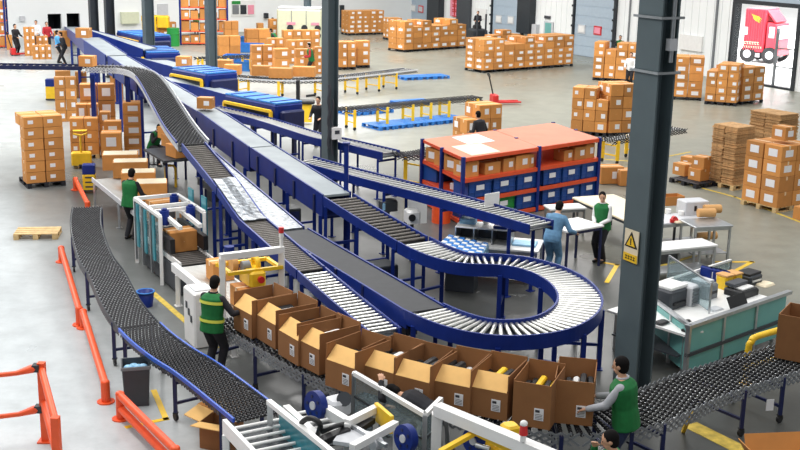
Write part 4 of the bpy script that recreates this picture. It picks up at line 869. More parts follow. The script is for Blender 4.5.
def tote(w, d, h, loc, rz, label, group, mt_='bin', paper=1, fill=None):
    k = ('tote', round(w, 2), round(d, 2), round(h, 2), mt_, paper)
    def mk():
        mb = MB(); t = .015
        mb.box((0, 0, .008), (w, d, .016)); mb.box((0, -d / 2 + t / 2, h / 2), (w, t, h)); mb.box((0, d / 2 - t / 2, h / 2), (w, t, h)); mb.box((-w / 2 + t / 2, 0, h / 2), (t, d, h)); mb.box((w / 2 - t / 2, 0, h / 2), (t, d, h))
        for z in (.35, .7): mb.box((0, -d / 2 - .006, h * z), (w, .02, .02))
        for x in (-.46, -.2, .2, .46): mb.box((w * x, -d / 2 - .006, h / 2), (.02, .02, h))
        rim = MB().box((0, -d / 2 - .012, h - .02), (w + .03, .03, .045)).box((0, d / 2 + .012, h - .02), (w + .03, .03, .045)).box((-w / 2 - .008, 0, h - .02), (.03, d, .045)).box((w / 2 + .008, 0, h - .02), (.03, d, .045))
        lb = MB().box((0, -d / 2 - .02, h * .6), (w * .34, .008, h * .3)); out = [mb.mesh('tote_bin'), rim.mesh('rim'), lb.mesh('bin_label')]
        for x, y in zip(out, (mt_, mt_, 'label')): x.materials.append(MT[y])
        return out
    a, b, c = cached(k, mk); o = ob('tote_bin', a, None, None, loc, rz); tag(o, label, 'bin', group); ob('rim', b, None, o)
    if paper: ob('bin_label', c, None, o)
    return o
bw = (half - .12) / 3
for lv, (z, nm) in enumerate(((.13, 'lower'), (.66, 'upper'))):
    for bay in (0, 1):
        for k in range(3):
            a = (half if bay else 0) + .1 + ((RL - half - .12) / 3 if bay else bw) * (k + .5); green = lv == 0 and bay == 0 and k == 1
            w_ = ((RL - half - .12) / 3 if bay else bw) - .06
            tote(w_, .55, .43, RP(a, .33, z), rrz, '%s tote bin on the %s rack tier, %s in the %s bay' % ('green' if green else 'blue', nm, ('left', 'middle', 'right')[k], ('left', 'right')[bay]), 'bins in the orange rack', 'grn' if green else 'bin')
            if lv == 1 or k == 0: tote(w_, .55, .43, RP(a, RD - .33, z), rrz, '%s tote bin at the back of the %s rack tier, %s in the %s bay' % ('blue', nm, ('left', 'middle', 'right')[k], ('left', 'right')[bay]), 'bins in the orange rack', 'bin', 0)
for k, (a, w, h, dd) in enumerate(((.28, .42, .4, .5), (.95, .55, .3, .5), (1.5, .4, .34, .5), (1.95, .5, .38, .55), (2.28, .22, .36, .5), (3.7, .35, .3, .4), (4.1, .45, .36, .5), (4.48, .36, .4, .5))):
    carton(w, dd, h, RP(a * RL / 4.85, .34, 1.205), rrz, 'carton on the open middle shelf of the orange rack, %s from left' % ORD[k], 'cartons in the orange rack', 1 if k != 1 else 3, -1 if k == 0 else 0)
for k, (a, w, h) in enumerate(((.35, .5, .4), (1.1, .5, .4), (4.4, .5, .35))):
    carton(w, .5, h, RP(a * RL / 4.85, RD * (.62 if k < 2 else .7), 1.205), rrz, 'carton deeper inside the orange rack shelf, %s' % ('left end', 'left of middle', 'right end')[k], 'cartons in the orange rack', 2)
for k, (b, z) in enumerate(((RD * .28, 1.21), (RD * .75, 1.21))):
    carton(.5, .4, .36, RP(.3, b + .2, z), rrz + pi * 1.5 , 'carton at the left open end of the orange rack, %s' % ('near post', 'far post')[k], 'cartons in the orange rack', 2)
carton(.8, .5, .16, RP(.75, 1.0, .66), rrz, 'flat white box at the left end of the rack, upper bin tier', None, 0, 0, 'white')
# white sign on the roller line before the rack
t = tag(ob('notice_card', MB().box(G(492, 200, 1.72), (.42, .02, .3), rrz), 'white'), 'white notice card standing on the far edge of the long roller conveyor', 'card')
# ------------------------------------------------------------------ packing table behind the loop
def table(name, label, c, w, d, h, rz, top='white', leg='steel', th=.04, cat='table', under=0, sec=.045):
    t = thing(name, label, cat, (c[0], c[1], 0), rz); ob('table_top', MB().rbox((0, 0, h - th / 2), (w, d, th), .01), top, t)
    for x in (-1, 1):
        for y in (-1, 1): ob('leg', MB().beam((x * (w / 2 - .05), y * (d / 2 - .05), 0), (x * (w / 2 - .05), y * (d / 2 - .05), h - th), sec, sec), leg, t)
    if under: ob('lower_shelf', MB().box((0, 0, under), (w - .1, d - .1, .025)), leg, t)
    for y in (-1, 1): ob('apron', MB().box((0, y * (d / 2 - .05), h - th - .04), (w - .12, .03, .07)), leg, t)
    return t
trz = math.radians(-14)
pc = (G(457, 238, .75) + G(538, 246, .75)) / 2
t = table('packing_table', 'white packing table with raised shelf behind the loop', G(497, 242, .78), 1.9, 1.0, .78, trz, under=.25)
sc_ = G(485, 229, 1.05); R_ = Matrix.Rotation(trz, 3, 'Z')
lc_ = Matrix.Rotation(-trz, 3, 'Z') @ (sc_ - V((t.location.x, t.location.y, 0)))
ob('raised_shelf', MB().rbox((lc_.x, lc_.y, 1.12), (1.2, .55, .03), .01), 'white', t)
for k in range(4): ob('divider', MB().box((lc_.x - .59 + k * .393, lc_.y, .94), (.025, .5, .33)), 'steel', t)
ob('back_panel', MB().box((lc_.x, lc_.y + .26, .94), (1.2, .02, .33)), 'dgrey', t)
def onsh(dx, dy, z): return V((t.location.x, t.location.y, 0)) + R_ @ V((lc_.x + dx, lc_.y + dy, z))
tag(ob('paper_box', MB().rbox((0, 0, .06), (.34, .24, .12), .02), 'lbl', None, onsh(-.38, .08, 1.136), trz), 'pale blue box on the raised packing shelf, left end', 'box')
tag(ob('tape_dispenser', MB().rbox((0, 0, .05), (.3, .12, .1), .03).cyl((.05, -.05, .1), (.05, .05, .1), .07, n=16), 'red', None, onsh(.35, .02, 1.136), trz), 'red tape dispenser on the raised packing shelf, right end', 'tape dispenser')
tag(ob('tray', MB().rbox((0, 0, .03), (.3, .2, .06), .02), 'blue', None, onsh(.36, -.16, 1.136), trz), 'small dark blue tray in front of the red tape dispenser', 'tray')
tag(ob('paper_cup', MB().cyl((0, 0, 0), (0, 0, .14), .06, .07, n=14), 'white', None, onsh(0, .1, 1.136), trz), 'white paper cup in the middle of the raised packing shelf', 'cup')
tq = V((t.location.x, t.location.y, .05)); tote(.5, .35, .28, tq + R_ @ V((0, -.25, .22)), trz, 'bright blue bin under the white packing table', None, 'sky', 0)
tag(ob('paper_stack', MB().rbox((0, 0, .02), (.5, .4, .04), .01), 'lbl', None, tq + R_ @ V((.6, .0, .735)), trz), 'pale blue sheet pile on the lower right of the packing table', 'paper')
# pale blue checkered mats piled beside the loop
mp = thing('foam_mat_pile', 'pale blue and white checkered mat stack beside the loop', 'mat', V((0, 0, 0)))
P = [G(433, 248, .95), G(481, 254, .95), G(489, 243, .95), G(449, 234, .95)]
c = sum(P, V()) / 4; P = [c + (p - c) * 1.0 for p in P]
for k in range(3):
    z = -.12 - .11 * k; ob('mat', MB().add([p + V((0, 0, z)) for p in P] + [p + V((0, 0, z + .09)) for p in P], [[3, 2, 1, 0], [4, 5, 6, 7], [0, 1, 5, 4], [1, 2, 6, 5], [2, 3, 7, 6], [3, 0, 4, 7]]), 'lbl', mp)
mb, mw = MB(), MB(); n = 7
for i in range(n):
    for j in range(n):
        def bl_(u_, v_): return P[0].lerp(P[1], u_).lerp(P[3].lerp(P[2], u_), v_)
        u0_, u1_, v0_, v1_ = i / n + .015, (i + 1) / n - .015, j / n + .015, (j + 1) / n - .015; Q = [bl_(u0_, v0_), bl_(u1_, v0_), bl_(u1_, v1_), bl_(u0_, v1_)]; m_ = mw if (i + j) % 2 else mb
        m_.add([q + V((0, 0, -.03)) for q in Q] + [q + V((0, 0, .0)) for q in Q], [[4, 5, 6, 7], [0, 1, 5, 4], [1, 2, 6, 5], [2, 3, 7, 6], [3, 0, 4, 7]])
ob('blue_squares', mb, 'sky', mp); ob('white_squares', mw, 'white', mp)
c.z = 0; q = c
ob('support_stand', MB().box((q.x, q.y, .31), (.6, .5, .6), trz), 'dgrey', mp)
# white machine parts between the pale belt and the rear line
pr = thing('printer_stand', 'grey label printer on a stand between the pale belt and rear roller line', 'printer'); c = G(388, 210, 1.0)
ob('stand_post', MB().beam((c.x, c.y, 0), (c.x, c.y, c.z), .08, .08), 'dgrey', pr); ob('printer_body', MB().rbox(c + V((0, 0, .12)), (.38, .3, .26), .04, .5), 'dgrey', pr); ob('screen', MB().box(c + V((-.02, -.17, .12)), (.22, .02, .16), .5), 'lbl', pr)
pr = thing('scanner_stand', 'white scanner housing on a stand right of the printer, by the sloping rollers', 'scanner'); c = G(412, 222, .9)
ob('stand_post', MB().beam((c.x, c.y, 0), (c.x, c.y, c.z), .08, .08), 'dgrey', pr); ob('housing', MB().rbox(c + V((0, 0, .15)), (.3, .4, .3), .05, .3), 'white', pr); ob('lens', MB().cyl(c + V((0, -.2, .15)), c + V((0, -.24, .15)), .08, n=14), 'black', pr)
tag(ob('white_board', MB().box(G(417, 205, 1.0), (.5, .04, .9), .4), 'white', None), 'white upright board under the rear roller line', 'board')
tag(ob('water_drum', MB().cyl((0, 0, 0), (0, 0, .6), .24, n=18).cyl((0, 0, .6), (0, 0, .64), .22, .2, n=18), 'orange', None, G(441, 222)), 'orange-brown drum under the rear roller line left of the packing table', 'drum')
# ------------------------------------------------------------------ tables and workstation at the right
wt = table('drafting_table', 'white tilted-looking table where the worker in blue leans', G(573, 224, .95), 1.1, .85, .95, math.radians(35), leg='navy'); qa, qb, qd = G(572, 197, .8), G(634, 224, .8), G(603, 190.5, .8); qe = (qb - qa).normalized(); qn = V((-qe.y, qe.x, 0)); ql, qw = (qb - qa).length, max((qd - qa).dot(qn), 1.2)
table('work_table', 'large cream-topped table behind the woman in the green vest', qa + qe * ql / 2 + qn * qw / 2, ql, qw, .8, math.atan2(qe.y, qe.x), 'offwhite', 'dgrey')
table('side_table', 'small white table in front of the rack, left of the cream table', G(565, 206, .72), .95, .5, .72, math.radians(15), 'white', 'steel')
table('work_table', 'white-topped table with dark underside right of the big column', G(681, 244, .75), 1.5, .6, .75, math.radians(22), 'white', 'steel', under=.2)
ut = table('utility_shelf', 'steel shelf unit with brown rolls at the end of the workstation', G(706, 222, .98), .95, .75, .98, math.radians(15), 'steel', 'steel', under=.32, cat='shelf')
table('long_bench', 'grey steel bench with small goods behind the white-topped table', G(672, 218, .9), 1.7, .8, .9, math.radians(20), 'lgrey', 'steel', under=.3)
def lay(name, mb, mt_, x, y, z, rz, label, cat, grp=None): return tag(ob(name, mb, mt_, None, G(x, y, z), rz), label, cat, grp)
o = lay('metal_cabinet', MB().rbox((0, 0, .16), (.62, .42, .32), .02), 'lgrey', 692, 213, .905, .3, 'pale grey metal box with dark grip on the workstation', 'box'); ob('grip', MB().box((-.05, -.215, .16), (.06, .02, .12)), 'black', o)
for k, (x, y, z, l) in enumerate(((706, 217, .985, 'front roll'), (712, 213, .985, 'rear roll'))): lay('paper_roll', MB().cyl((-.2, 0, .1), (.2, 0, .1), .1, n=18), 'brown', x, y, z, .15, 'brown paper roll on the end shelf unit, %s' % l, 'paper roll', 'rolls on the shelf unit')
lay('paper_roll', MB().cyl((-.25, 0, .1), (.25, 0, .1), .09, n=18), 'brown', 706, 240, .34, .3, 'brown roll on the lower level of the end shelf unit', 'paper roll', 'rolls on the shelf unit')
big_open_box('open_carton', G(671, 204, .91), .5, .35, .22, .3, 'open carton on the steel bench just right of the big column', None, 'card')
o = lay('red_tape_gun', MB().rbox((0, 0, .05), (.2, .1, .1), .03).cyl((0, -.04, .08), (0, .04, .08), .06, n=14), 'red', 674, 222, .91, .3, 'red tape gun on the steel bench beside the big column', 'tape gun')
lay('wooden_board', MB().rbox((0, 0, .02), (.5, .22, .04), .02), 'offwhite', 684, 222, .91, .25, 'cream board on the steel bench in front of the grey box', 'board')
for k, (x, y, l) in enumerate(((668, 213, 'left one'), (681, 215, 'right one'))): lay('label_roll', MB().cyl((0, 0, 0), (0, 0, .1), .07, n=16), 'white', x, y, .905, 0, 'white label roll on the steel bench, %s' % l, 'label roll', 'label rolls')
# bench cartons behind the column
for k, (x, y, w, h) in enumerate(((609, 182, .7, .5), (625, 184, .5, .45))): carton(w, .5, h, G(x, y, .02), .2, 'carton on the floor behind the cream table, %s' % ('left one', 'right one by the column')[k], 'cartons behind the cream table', 1)
for k, (x, y) in enumerate(((655, 262), (664, 258))): lay('crate', MB().rbox((0, 0, .15), (.5, .4, .3), .02), 'dgrey', x, y, .0, .3, 'dark crate under the workstation, %s' % ('left', 'right')[k], 'crate', 'crates under the workstation')
# ------------------------------------------------------------------ printer counter with teal front
cA, cB = G(690, 326, .92), G(812, 284, .92); ce = (cB - cA).normalized(); cn = V((-ce.y, ce.x, 0)); CL = (cB - cA).length; crz = math.atan2(ce.y, ce.x)
ct = thing('counter', 'white counter of office machines with teal front panels', 'counter', (0, 0, 0)); CD = 1.75
cl_ = 1.15
def CP(a, b, z=0): return cA + ce * a + cn * b + V((0, 0, z - .92))
def cbox(mb, a0, a1, b0, b1, z0, z1): return mb.box(CP((a0 + a1) / 2, (b0 + b1) / 2, (z0 + z1) / 2), (abs(a1 - a0), abs(b1 - b0), z1 - z0), crz)
ob('counter_top', cbox(MB(), -.05, 2.95, .06, 1.7, .72, .76), 'white', ct)
for k in range(3): ob('front_panel', cbox(MB(), .02 + k * 1.0, .98 + k * 1.0, 0, .025, .1, .86), 'teal', ct); ob('front_post', cbox(MB(), -.04 + k * 1.0, .02 + k * 1.0, -.03, .05, 0, .92), 'steel', ct)
ob('front_rail', cbox(MB(), -.06, 3.1, -.04, .06, .88, .94), 'steel', ct); ob('middle_rail', cbox(MB(), -.04, 3.1, -.035, .03, .38, .44), 'dgrey', ct)
sL = G(655, 300, .92); lb_ = (sL - cA); q1 = cA; q2 = cA + lb_ * 1.0
for k in range(2): a = q1.lerp(q2, k * .5 + .03); b = q1.lerp(q2, k * .5 + .47); ob('side_panel', MB().beam((a.x, a.y, .48), (b.x, b.y, .48), .025, .76), 'teal', ct)
ob('side_rail', MB().beam(q1, q2, .06, .06), 'steel', ct)
for k in (.5, 1.0): p = q1.lerp(q2, k); ob('side_post', MB().beam((p.x, p.y, 0), (p.x, p.y, .9), .06, .06), 'steel', ct)
ob('side_top', MB().beam(q1.lerp(q2, .05) + ce * .18 - V((0, 0, .18)), q2 + ce * .18 - V((0, 0, .18)), .36, .03), 'white', ct)
ob('inner_shelf', cbox(MB(), -.0, 2.85, .2, 1.6, .3, .33), 'dgrey', ct)
ob('cable_channel', cbox(MB(), .05, 2.2, .1, .2, .765, .8), 'black', ct)
for a in (.1, 2.85):
    for b in (.15, 1.6): ob('leg', MB().beam(CP(a, b, 0), CP(a, b, .72), .06, .06), 'steel', ct)
def machine_on(name, x, y, w, d, h, mt_, label, cat, z=.765, rz=None, extra=None, grp=None):
    p = G(x, y, z); o = ob(name, MB().rbox((0, 0, h / 2), (w, d, h), .03), mt_, None, p, crz if rz is None else rz); tag(o, label, cat, grp)
    for e in extra or (): ob(e[0], MB().rbox(e[1], e[2], .01), e[3], o)
    return o
machine_on('printer', 668, 305, .5, .45, .34, 'dgrey', 'dark office printer with white lid at the left end of the counter', 'printer', extra=[('lid', (.05, .02, .37), (.5, .42, .05), 'white'), ('paper_tray', (.0, -.24, .1), (.34, .06, .05), 'black')])
o = machine_on('drawer_unit', 687, 303, .28, .36, .36, 'lgrey', 'small light grey drawer unit beside the dark office printer', 'drawers')
for k in range(5): ob('drawer', MB().rbox((0, -.185, .05 + k * .066), (.24, .02, .05), .005), 'grey', o)
machine_on('printer', 703, 296, .34, .42, .28, 'grey', 'grey desktop printer in the middle of the counter', 'printer', extra=[('output_slot', (0, -.2, .12), (.26, .04, .05), 'black'), ('lid', (0, .03, .3), (.3, .3, .04), 'lgrey')])
b_ = MB(); o = thing('glass_screen', 'clear framed screen standing on the counter', 'screen'); pa, pb = G(667, 283, .77), G(710, 318, .77)
pb = G(709, 313, .77); ob('pane', MB().beam(pa + V((0, 0, .28)), pb + V((0, 0, .28)), .012, .5), 'glass', o); ob('frame', MB().beam(pa + V((0, 0, .54)), pb + V((0, 0, .54)), .03, .03).beam(pa, pa + V((0, 0, .54)), .03, .03).beam(pb, pb + V((0, 0, .54)), .03, .03), 'steel', o)
for k in range(5): machine_on('binder', 706 + k * 4.2, 281.5 + k * .9, .08, .3, .3, 'blue', 'blue ring binder on the counter, %s from left' % ORD[k], 'binder', rz=crz - .1, grp='binders on the counter', extra=[('spine_label', (0, -.152, .17), (.05, .008, .12), 'white')])
for k in range(2): machine_on('carton_box', 724 + k * 9, 288 - k * 2, .22, .26, .26, 'yellow', 'yellow and tan box beside the blue binders, %s' % ('left', 'right')[k], 'box', rz=crz - .1, grp='yellow boxes', extra=[('lid', (0, 0, .27), (.23, .27, .03), 'brown')])
machine_on('printer', 741, 294, .52, .44, .13, 'black', 'flat black printer at the right of the counter', 'printer', extra=[('white_tray', (0, 0, .15), (.36, .3, .03), 'white'), ('lid', (-.02, .1, .2), (.44, .22, .06), 'dgrey')])
machine_on('printer', 748, 283, .42, .36, .2, 'dgrey', 'dark printer behind the flat black printer', 'printer', extra=[('lid', (0, 0, .22), (.4, .3, .04), 'black'), ('slot', (0, -.185, .1), (.3, .02, .04), 'white')])
o = machine_on('monitor_base', 737, 312, .22, .16, .02, 'black', 'black flat monitor lying tilted on the front of the counter', 'monitor'); ob('display', MB().box((0, 0, .17), (.5, .035, .3), 0, -.5), 'black', o)
machine_on('paper_tray', 715, 309, .3, .22, .02, 'lgrey', 'light grey paper sheet tray on the counter front', 'tray'); machine_on('mouse_pad', 662, 322, .26, .18, .02, 'black', 'black pad on the left end of the counter', 'pad', z=.79)
machine_on('wooden_tray', 765, 285, .36, .26, .04, 'offwhite', 'pale wooden tray at the far right of the counter', 'tray'); machine_on('keyboard', 685, 322, .3, .1, .025, 'black', 'black scanner lying near the front corner of the counter', 'scanner')
# low glass partition behind the counter
gp = thing('glass_partition', 'low clear partition with white top rail behind the counter', 'partition'); a, b = G(683, 297, .9) , G(734, 266, .9)
a, b = G(664, 281, .95), G(731, 260, .95); ob('pane', MB().beam((a.x, a.y, .55), (b.x, b.y, .55), .014, .75), 'glass', gp); ob('top_rail', MB().beam(a, b, .04, .04), 'white', gp)
for p in (a, a.lerp(b, .5), b): ob('post', MB().beam((p.x, p.y, 0), p, .04, .04), 'steel', gp)
yh = thing('yellow_guard', 'yellow bent pipe guard in front of the teal counter', 'guard'); q = G(745, 384); q2 = G(802, 366)
ob('pipe', MB().tube(smooth_path([q, q + V((0, 0, .62)), q + V((.04, .01, .74)), q.lerp(q2, .15) + V((0, 0, .8)), q2 + V((0, 0, .8))], 5), .055, 12), 'yellow', yh); ob('lower_pipe', MB().tube([q + V((0, 0, .3)), q2 + V((0, 0, .3))], .045, 10), 'yellow', yh); ob('foot_plate', MB().box(q + V((0, 0, .01)), (.2, .2, .02), ANG), 'yellow', yh)
# ------------------------------------------------------------------ left aisle: barriers, bin, carts
def barrier(name, label, pts, z, r=.062, posts=True, two=False, group='orange floor barriers'):
    t = thing(name, label, 'barrier', (0, 0, 0), 0, group); P = [G(*p) for p in pts]
    ob('rail', MB().tube([p + V((0, 0, z)) for p in P], r, 12), 'orange', t)
    if two: ob('rail', MB().tube([p + V((0, 0, z * .45)) for p in P], r, 12), 'orange', t)
    if posts:
        for p in (P[0], P[-1]): ob('post', MB().cyl(p, p + V((0, 0, z + .03)), r * 1.15, n=14).ell(p + V((0, 0, z + .03)), (r * 1.15, r * 1.15, r * .7)), 'orange', t); ob('base_plate', MB().cyl(p, p + V((0, 0, .02)), r * 2.2, n=20), 'orange', t)
    return t
barrier('floor_barrier', 'orange floor barrier rail at the top of the left aisle', [(76, 190), (88, 215)], .3)
barrier('floor_barrier', 'orange floor barrier rail beside the bend of the left conveyor', [(62, 262), (80, 325)], .3); barrier('floor_barrier', 'orange floor barrier rail between left conveyor and aisle, ending above the bin', [(84, 328), (106, 402)], .3)
barrier('floor_barrier', 'double orange floor barrier rail at the bottom, below the grey bin', [(121, 419), (176, 476)], .38, .06, True, True)
gr = thing('guard_rail', 'tall orange guard rail frame at the bottom left corner', 'guard rail'); p1 = G(46, 441); p2 = G(60, 497); p0 = G(-40, 452)
for p, h in ((p1, 1.2), (p2, 1.12)): ob('post', MB().box(p + V((0, 0, h / 2)), (.1, .1, h)), 'orange', gr); ob('post_foot', MB().box(p + V((0, 0, .01)), (.2, .2, .02)), 'orange', gr)
for z in (1.08, .46): ob('rail', MB().tube([p1 + V((0, 0, z + .05)), p1.lerp(p0, .12) + V((0, 0, z + .04)), p1.lerp(p0, .3) + V((0, 0, z)), p0 + V((0, 0, z))], [.055, .06, .035, .035], 10), 'orange', gr); ob('bracket', MB().box(p1.lerp(p0, .06) + V((0, 0, z + .05)), (.1, .12, .1)), 'coldark', gr)
for z in (1.1, .6): ob('rail', MB().tube([p1 + V((0, 0, z)), p2 + V((0, 0, z - .05))], .05, 10), 'orange', gr)
# grey rubbish bin
bc = G(137, 402); bt = thing('rubbish_bin', 'dark grey rubbish bin with open top by the left conveyor', 'bin', bc, math.radians(14))
w = .42; h = .66; mb = MB()
def ringr(s_, z, q=.03): return [V((x * s_, y * s_, z)) for x, y in ((-.5 + q, -.5), (.5 - q, -.5), (.5, -.5 + q), (.5, .5 - q), (.5 - q, .5), (-.5 + q, .5), (-.5, .5 - q), (-.5, -.5 + q))]
mb.loft([ringr(.36, 0), ringr(w, h), ringr(w - .03, h), ringr(.34, .05)], True, False); ob('body', mb, 'dgrey', bt); ob('rim', MB().loft([ringr(w + .03, h - .05), ringr(w + .03, h), ringr(w - .02, h), ringr(w - .02, h - .05)], False, False), 'grey', bt)
mb = MB(); rr = random.Random(5)
for k in range(9): mb.ell((rr.uniform(-.12, .12), rr.uniform(-.12, .12), h - .12 + rr.uniform(-.04, .03)), (.08, .07, .05), 8, 5)
tag(ob('rubbish', mb, 'lbl', None, bc, 0), 'pale crumpled wrapping inside the dark grey bin', 'rubbish')['kind'] = 'stuff'
t = thing('rubbish_bin', 'small bright blue bucket between left conveyor and sealing machine', 'bin', G(146, 306)); ob('body', MB().loft([[V((math.cos(a) * r, math.sin(a) * r, z)) for a in [2 * pi * k / 16 for k in range(16)]] for r, z in ((.13, 0), (.17, .3), (.15, .3), (.12, .03))]), 'blue', t); ob('rim', MB().torus((0, 0, .3), (0, 0, 1), .17, .015), 'sky', t)
# yellow and blue tote trolley
yt = thing('tote_trolley', 'stack of yellow and blue tote boxes on the aisle beside the tall carton stack', 'trolley', G(90, 192), math.radians(10))
ob('yellow_tote', MB().rbox((0, 0, .3), (.34, .3, .44), .02), 'yellow', yt); ob('blue_tote', MB().rbox((0, 0, .66), (.34, .3, .26), .02), 'blue', yt); ob('base', MB().box((0, 0, .07), (.36, .32, .04)), 'dgrey', yt)
for k in range(3): ob('handle_slot', MB().box((0, -.152, .18 + k * .13), (.2, .01, .04)), 'dgrey', yt)
for x in (-.13, .13):
    for y in (-.11, .11): ob('wheel', MB().cyl((x - .015, y, .035), (x + .015, y, .035), .035, n=12), 'black', yt)
yt2 = thing('tote_trolley', 'far yellow and blue tote trolley on the pale floor below the overhead line', 'trolley', G(52, 100), .1); ob('yellow_tote', MB().rbox((0, 0, .33), (.42, .36, .5), .02), 'yellow', yt2); ob('blue_tote', MB().rbox((0, 0, .74), (.42, .36, .3), .02), 'blue', yt2); ob('base', MB().box((0, 0, .05), (.44, .38, .06)), 'dgrey', yt2)
# scanner stand in front of the carton pile
ys = thing('pallet_truck', 'yellow hand pallet truck in front of the left carton cluster', 'pallet truck', G(82, 166), math.radians(15))
ob('fork', MB().box((-.2, .3, .1), (.16, 1.0, .06)), 'yellow', ys); ob('fork', MB().box((.2, .3, .1), (.16, 1.0, .06)), 'yellow', ys); ob('body', MB().rbox((0, -.3, .3), (.6, .25, .4), .04), 'yellow', ys); ob('handle', MB().tube([(0, -.35, .45), (0, -.55, 1.05), (.2, -.58, 1.1), (.2, -.6, 1.2), (-.2, -.6, 1.2), (-.2, -.58, 1.1), (0, -.55, 1.05)], .03), 'yellow', ys); ob('wheel', MB().cyl((-.08, -.35, .09), (.08, -.35, .09), .09, n=14), 'black', ys)
def pallet_jack(label, p, rz, mt_='red', hmt='black'):
    t = thing('pallet_jack', label, 'pallet jack', p, rz)
    for x in (-.2, .2): ob('fork', MB().box((x, .55, .1), (.16, 1.1, .05)), mt_, t)
    ob('body', MB().rbox((0, -.05, .25), (.55, .25, .35), .04), mt_, t); ob('handle', MB().tube([(0, -.1, .4), (0, -.3, 1.15)], .03).torus((0, -.33, 1.25), (0, 1, .4), .11, .025), hmt, t); ob('wheel', MB().cyl((-.07, -.1, .09), (.07, -.1, .09), .09, n=14), 'black', t)
    return t
pallet_jack('red pallet jack with black handle on the open floor, centre right', G(495, 104), math.radians(-75)); pallet_jack('red pallet jack beside the dark-clothed worker at far left', G(14, 55.5) , math.radians(-60))
# blue plastic pallets
def blue_pallets(label, a, b, n, d, grp):
    a, b = G(*a), G(*b); e = b - a; L = e.length; e.normalize(); dp = V((-e.y, e.x, 0)); rz = math.atan2(e.y, e.x)
    for i in range(n): pallet(L / n * .97, d, a + e * (L * (i + .5) / n) + dp * d / 2, rz, label % ORD[i], grp, 'sky')
blue_pallets('bright blue pallet in the long floor row before the rack, %s from left', (380, 131), (469, 121.5), 6, 1.2, 'long row of blue pallets')
blue_pallets('bright blue pallet behind the dark flexible conveyor, %s from left', (352, 116.5), (394, 112.5), 3, 1.0, 'blue pallets at the middle column')
blue_pallets('bright blue pallet on the open floor beyond the yellow legs, %s from left', (405, 80.5), (450, 78.5), 3, 1.0, 'blue pallets on the open floor')
blue_pallets('blue pallet under the far row, %s from left', (398, 106), (432, 104), 2, .8, 'blue pallets under the flexible conveyor')
for i, (x, y) in enumerate(((251, 45), (251, 52), (238, 64), (246, 70.5))):
    tote(1.4, .8, .5, G(x, y), -.1, 'blue cart tub left of the central cartons, %s from the back' % ORD[i], 'blue cart tubs', 'sky', 0)
# ------------------------------------------------------------------ blue telescopic loaders
def loader(label, a, b, za, w, h, rail_=True):
    a, b = G(*a, za), G(*b, za); e = (b - a); L = e.length; e.normalize(); n = V((-e.y, e.x, 0)); rz = math.atan2(e.y, e.x)
    t = thing('loader_conveyor', label, 'conveyor', V((a.x, a.y, 0)), rz, 'blue telescopic loaders')
    ob('housing', MB().rbox((L / 2, w / 2, za - h / 2), (L, w, h), .06), 'blue', t); ob('top_cover', MB().box((L / 2, w / 2, za + .02), (L * .98, w * .94, .05)), 'sky', t)
    for k in range(4): ob('cover_rib', MB().box((L * (k + .5) / 4, w / 2, za + .05), (.08, w * .9, .03)), 'blue', t)
    if rail_:
        z1 = za - .22; pts = [(.15, -.1, z1 - .5), (.15, -.1, z1), (L - .15, -.1, z1), (L - .15, -.1, z1 - .5)]
        for p, q in zip(pts, pts[1:]): ob('yellow_rail', MB().beam(p, q, .09, .09), 'yellow', t)
    ob('dark_recess', MB().box((L / 2, -.01, za - .55), (L * .9, .02, .5)), 'coldark', t)
    for x in (.3, L / 2, L - .3):
        for y in (.15, w - .15): ob('leg', MB().beam((x, y, 0), (x, y, za - h + .02), .12, .12), 'navy', t)
    ob('end_block', MB().rbox((L + .12, w / 2, za - .55), (.24, w * .8, .7), .05), 'navy', t)
    return t
loader('blue telescopic loader with yellow rail behind the pale belt, nearest one', (224, 94.5), (276, 105), 1.75, 1.1, .85)
loader('blue telescopic loader with yellow rail right of the left column, second one', (171, 68), (206, 74.5), 2.0, 1.4, 1.0)
loader('blue telescopic loader with yellow rail left of the left column, third one', (134, 47), (146, 53), 2.2, 1.4, .9); loader('farthest blue telescopic loader by the dark columns', (116, 31.5), (141, 37), 2.2, 1.5, .8)
for i, (x, y, z, w) in enumerate(((206, 108, 2.34, .42), (184, 66, 2.0, .52), (84, 37.5, 3.05, .5), (88, 66, 2.95, .45))):
    p = G(x, y, z); carton(w, w * .8, w * .72, p, math.radians(-8), ('single carton riding on the pale belt beside the left column', 'carton on a blue conveyor left of the left grey column', 'carton on the farthest sloping belt near the hatch', 'small carton on the overhead lattice conveyor')[i], None, 1)
# blue uprights between the rear conveyors
for i, (x, y0, y1) in enumerate(((345.5, 262, 143), (177.5, 118, 67), (238.5, 136, 92))):
    p = G(x, y0); h = min(HZ(p, y1), 4); t = tag(ob('support_post', MB().beam(p, p + V((0, 0, h)), .1, .1).box(p + V((0, 0, .01)), (.22, .22, .02)).box(p + V((0, 0, h)), (.16, .16, .03)), 'blue'), ('blue upright post in front of the rear roller line, right of the middle column', 'blue upright post by the rear belts left of the left column', 'blue upright post in front of the nearest loader')[i], 'post', 'blue upright posts')
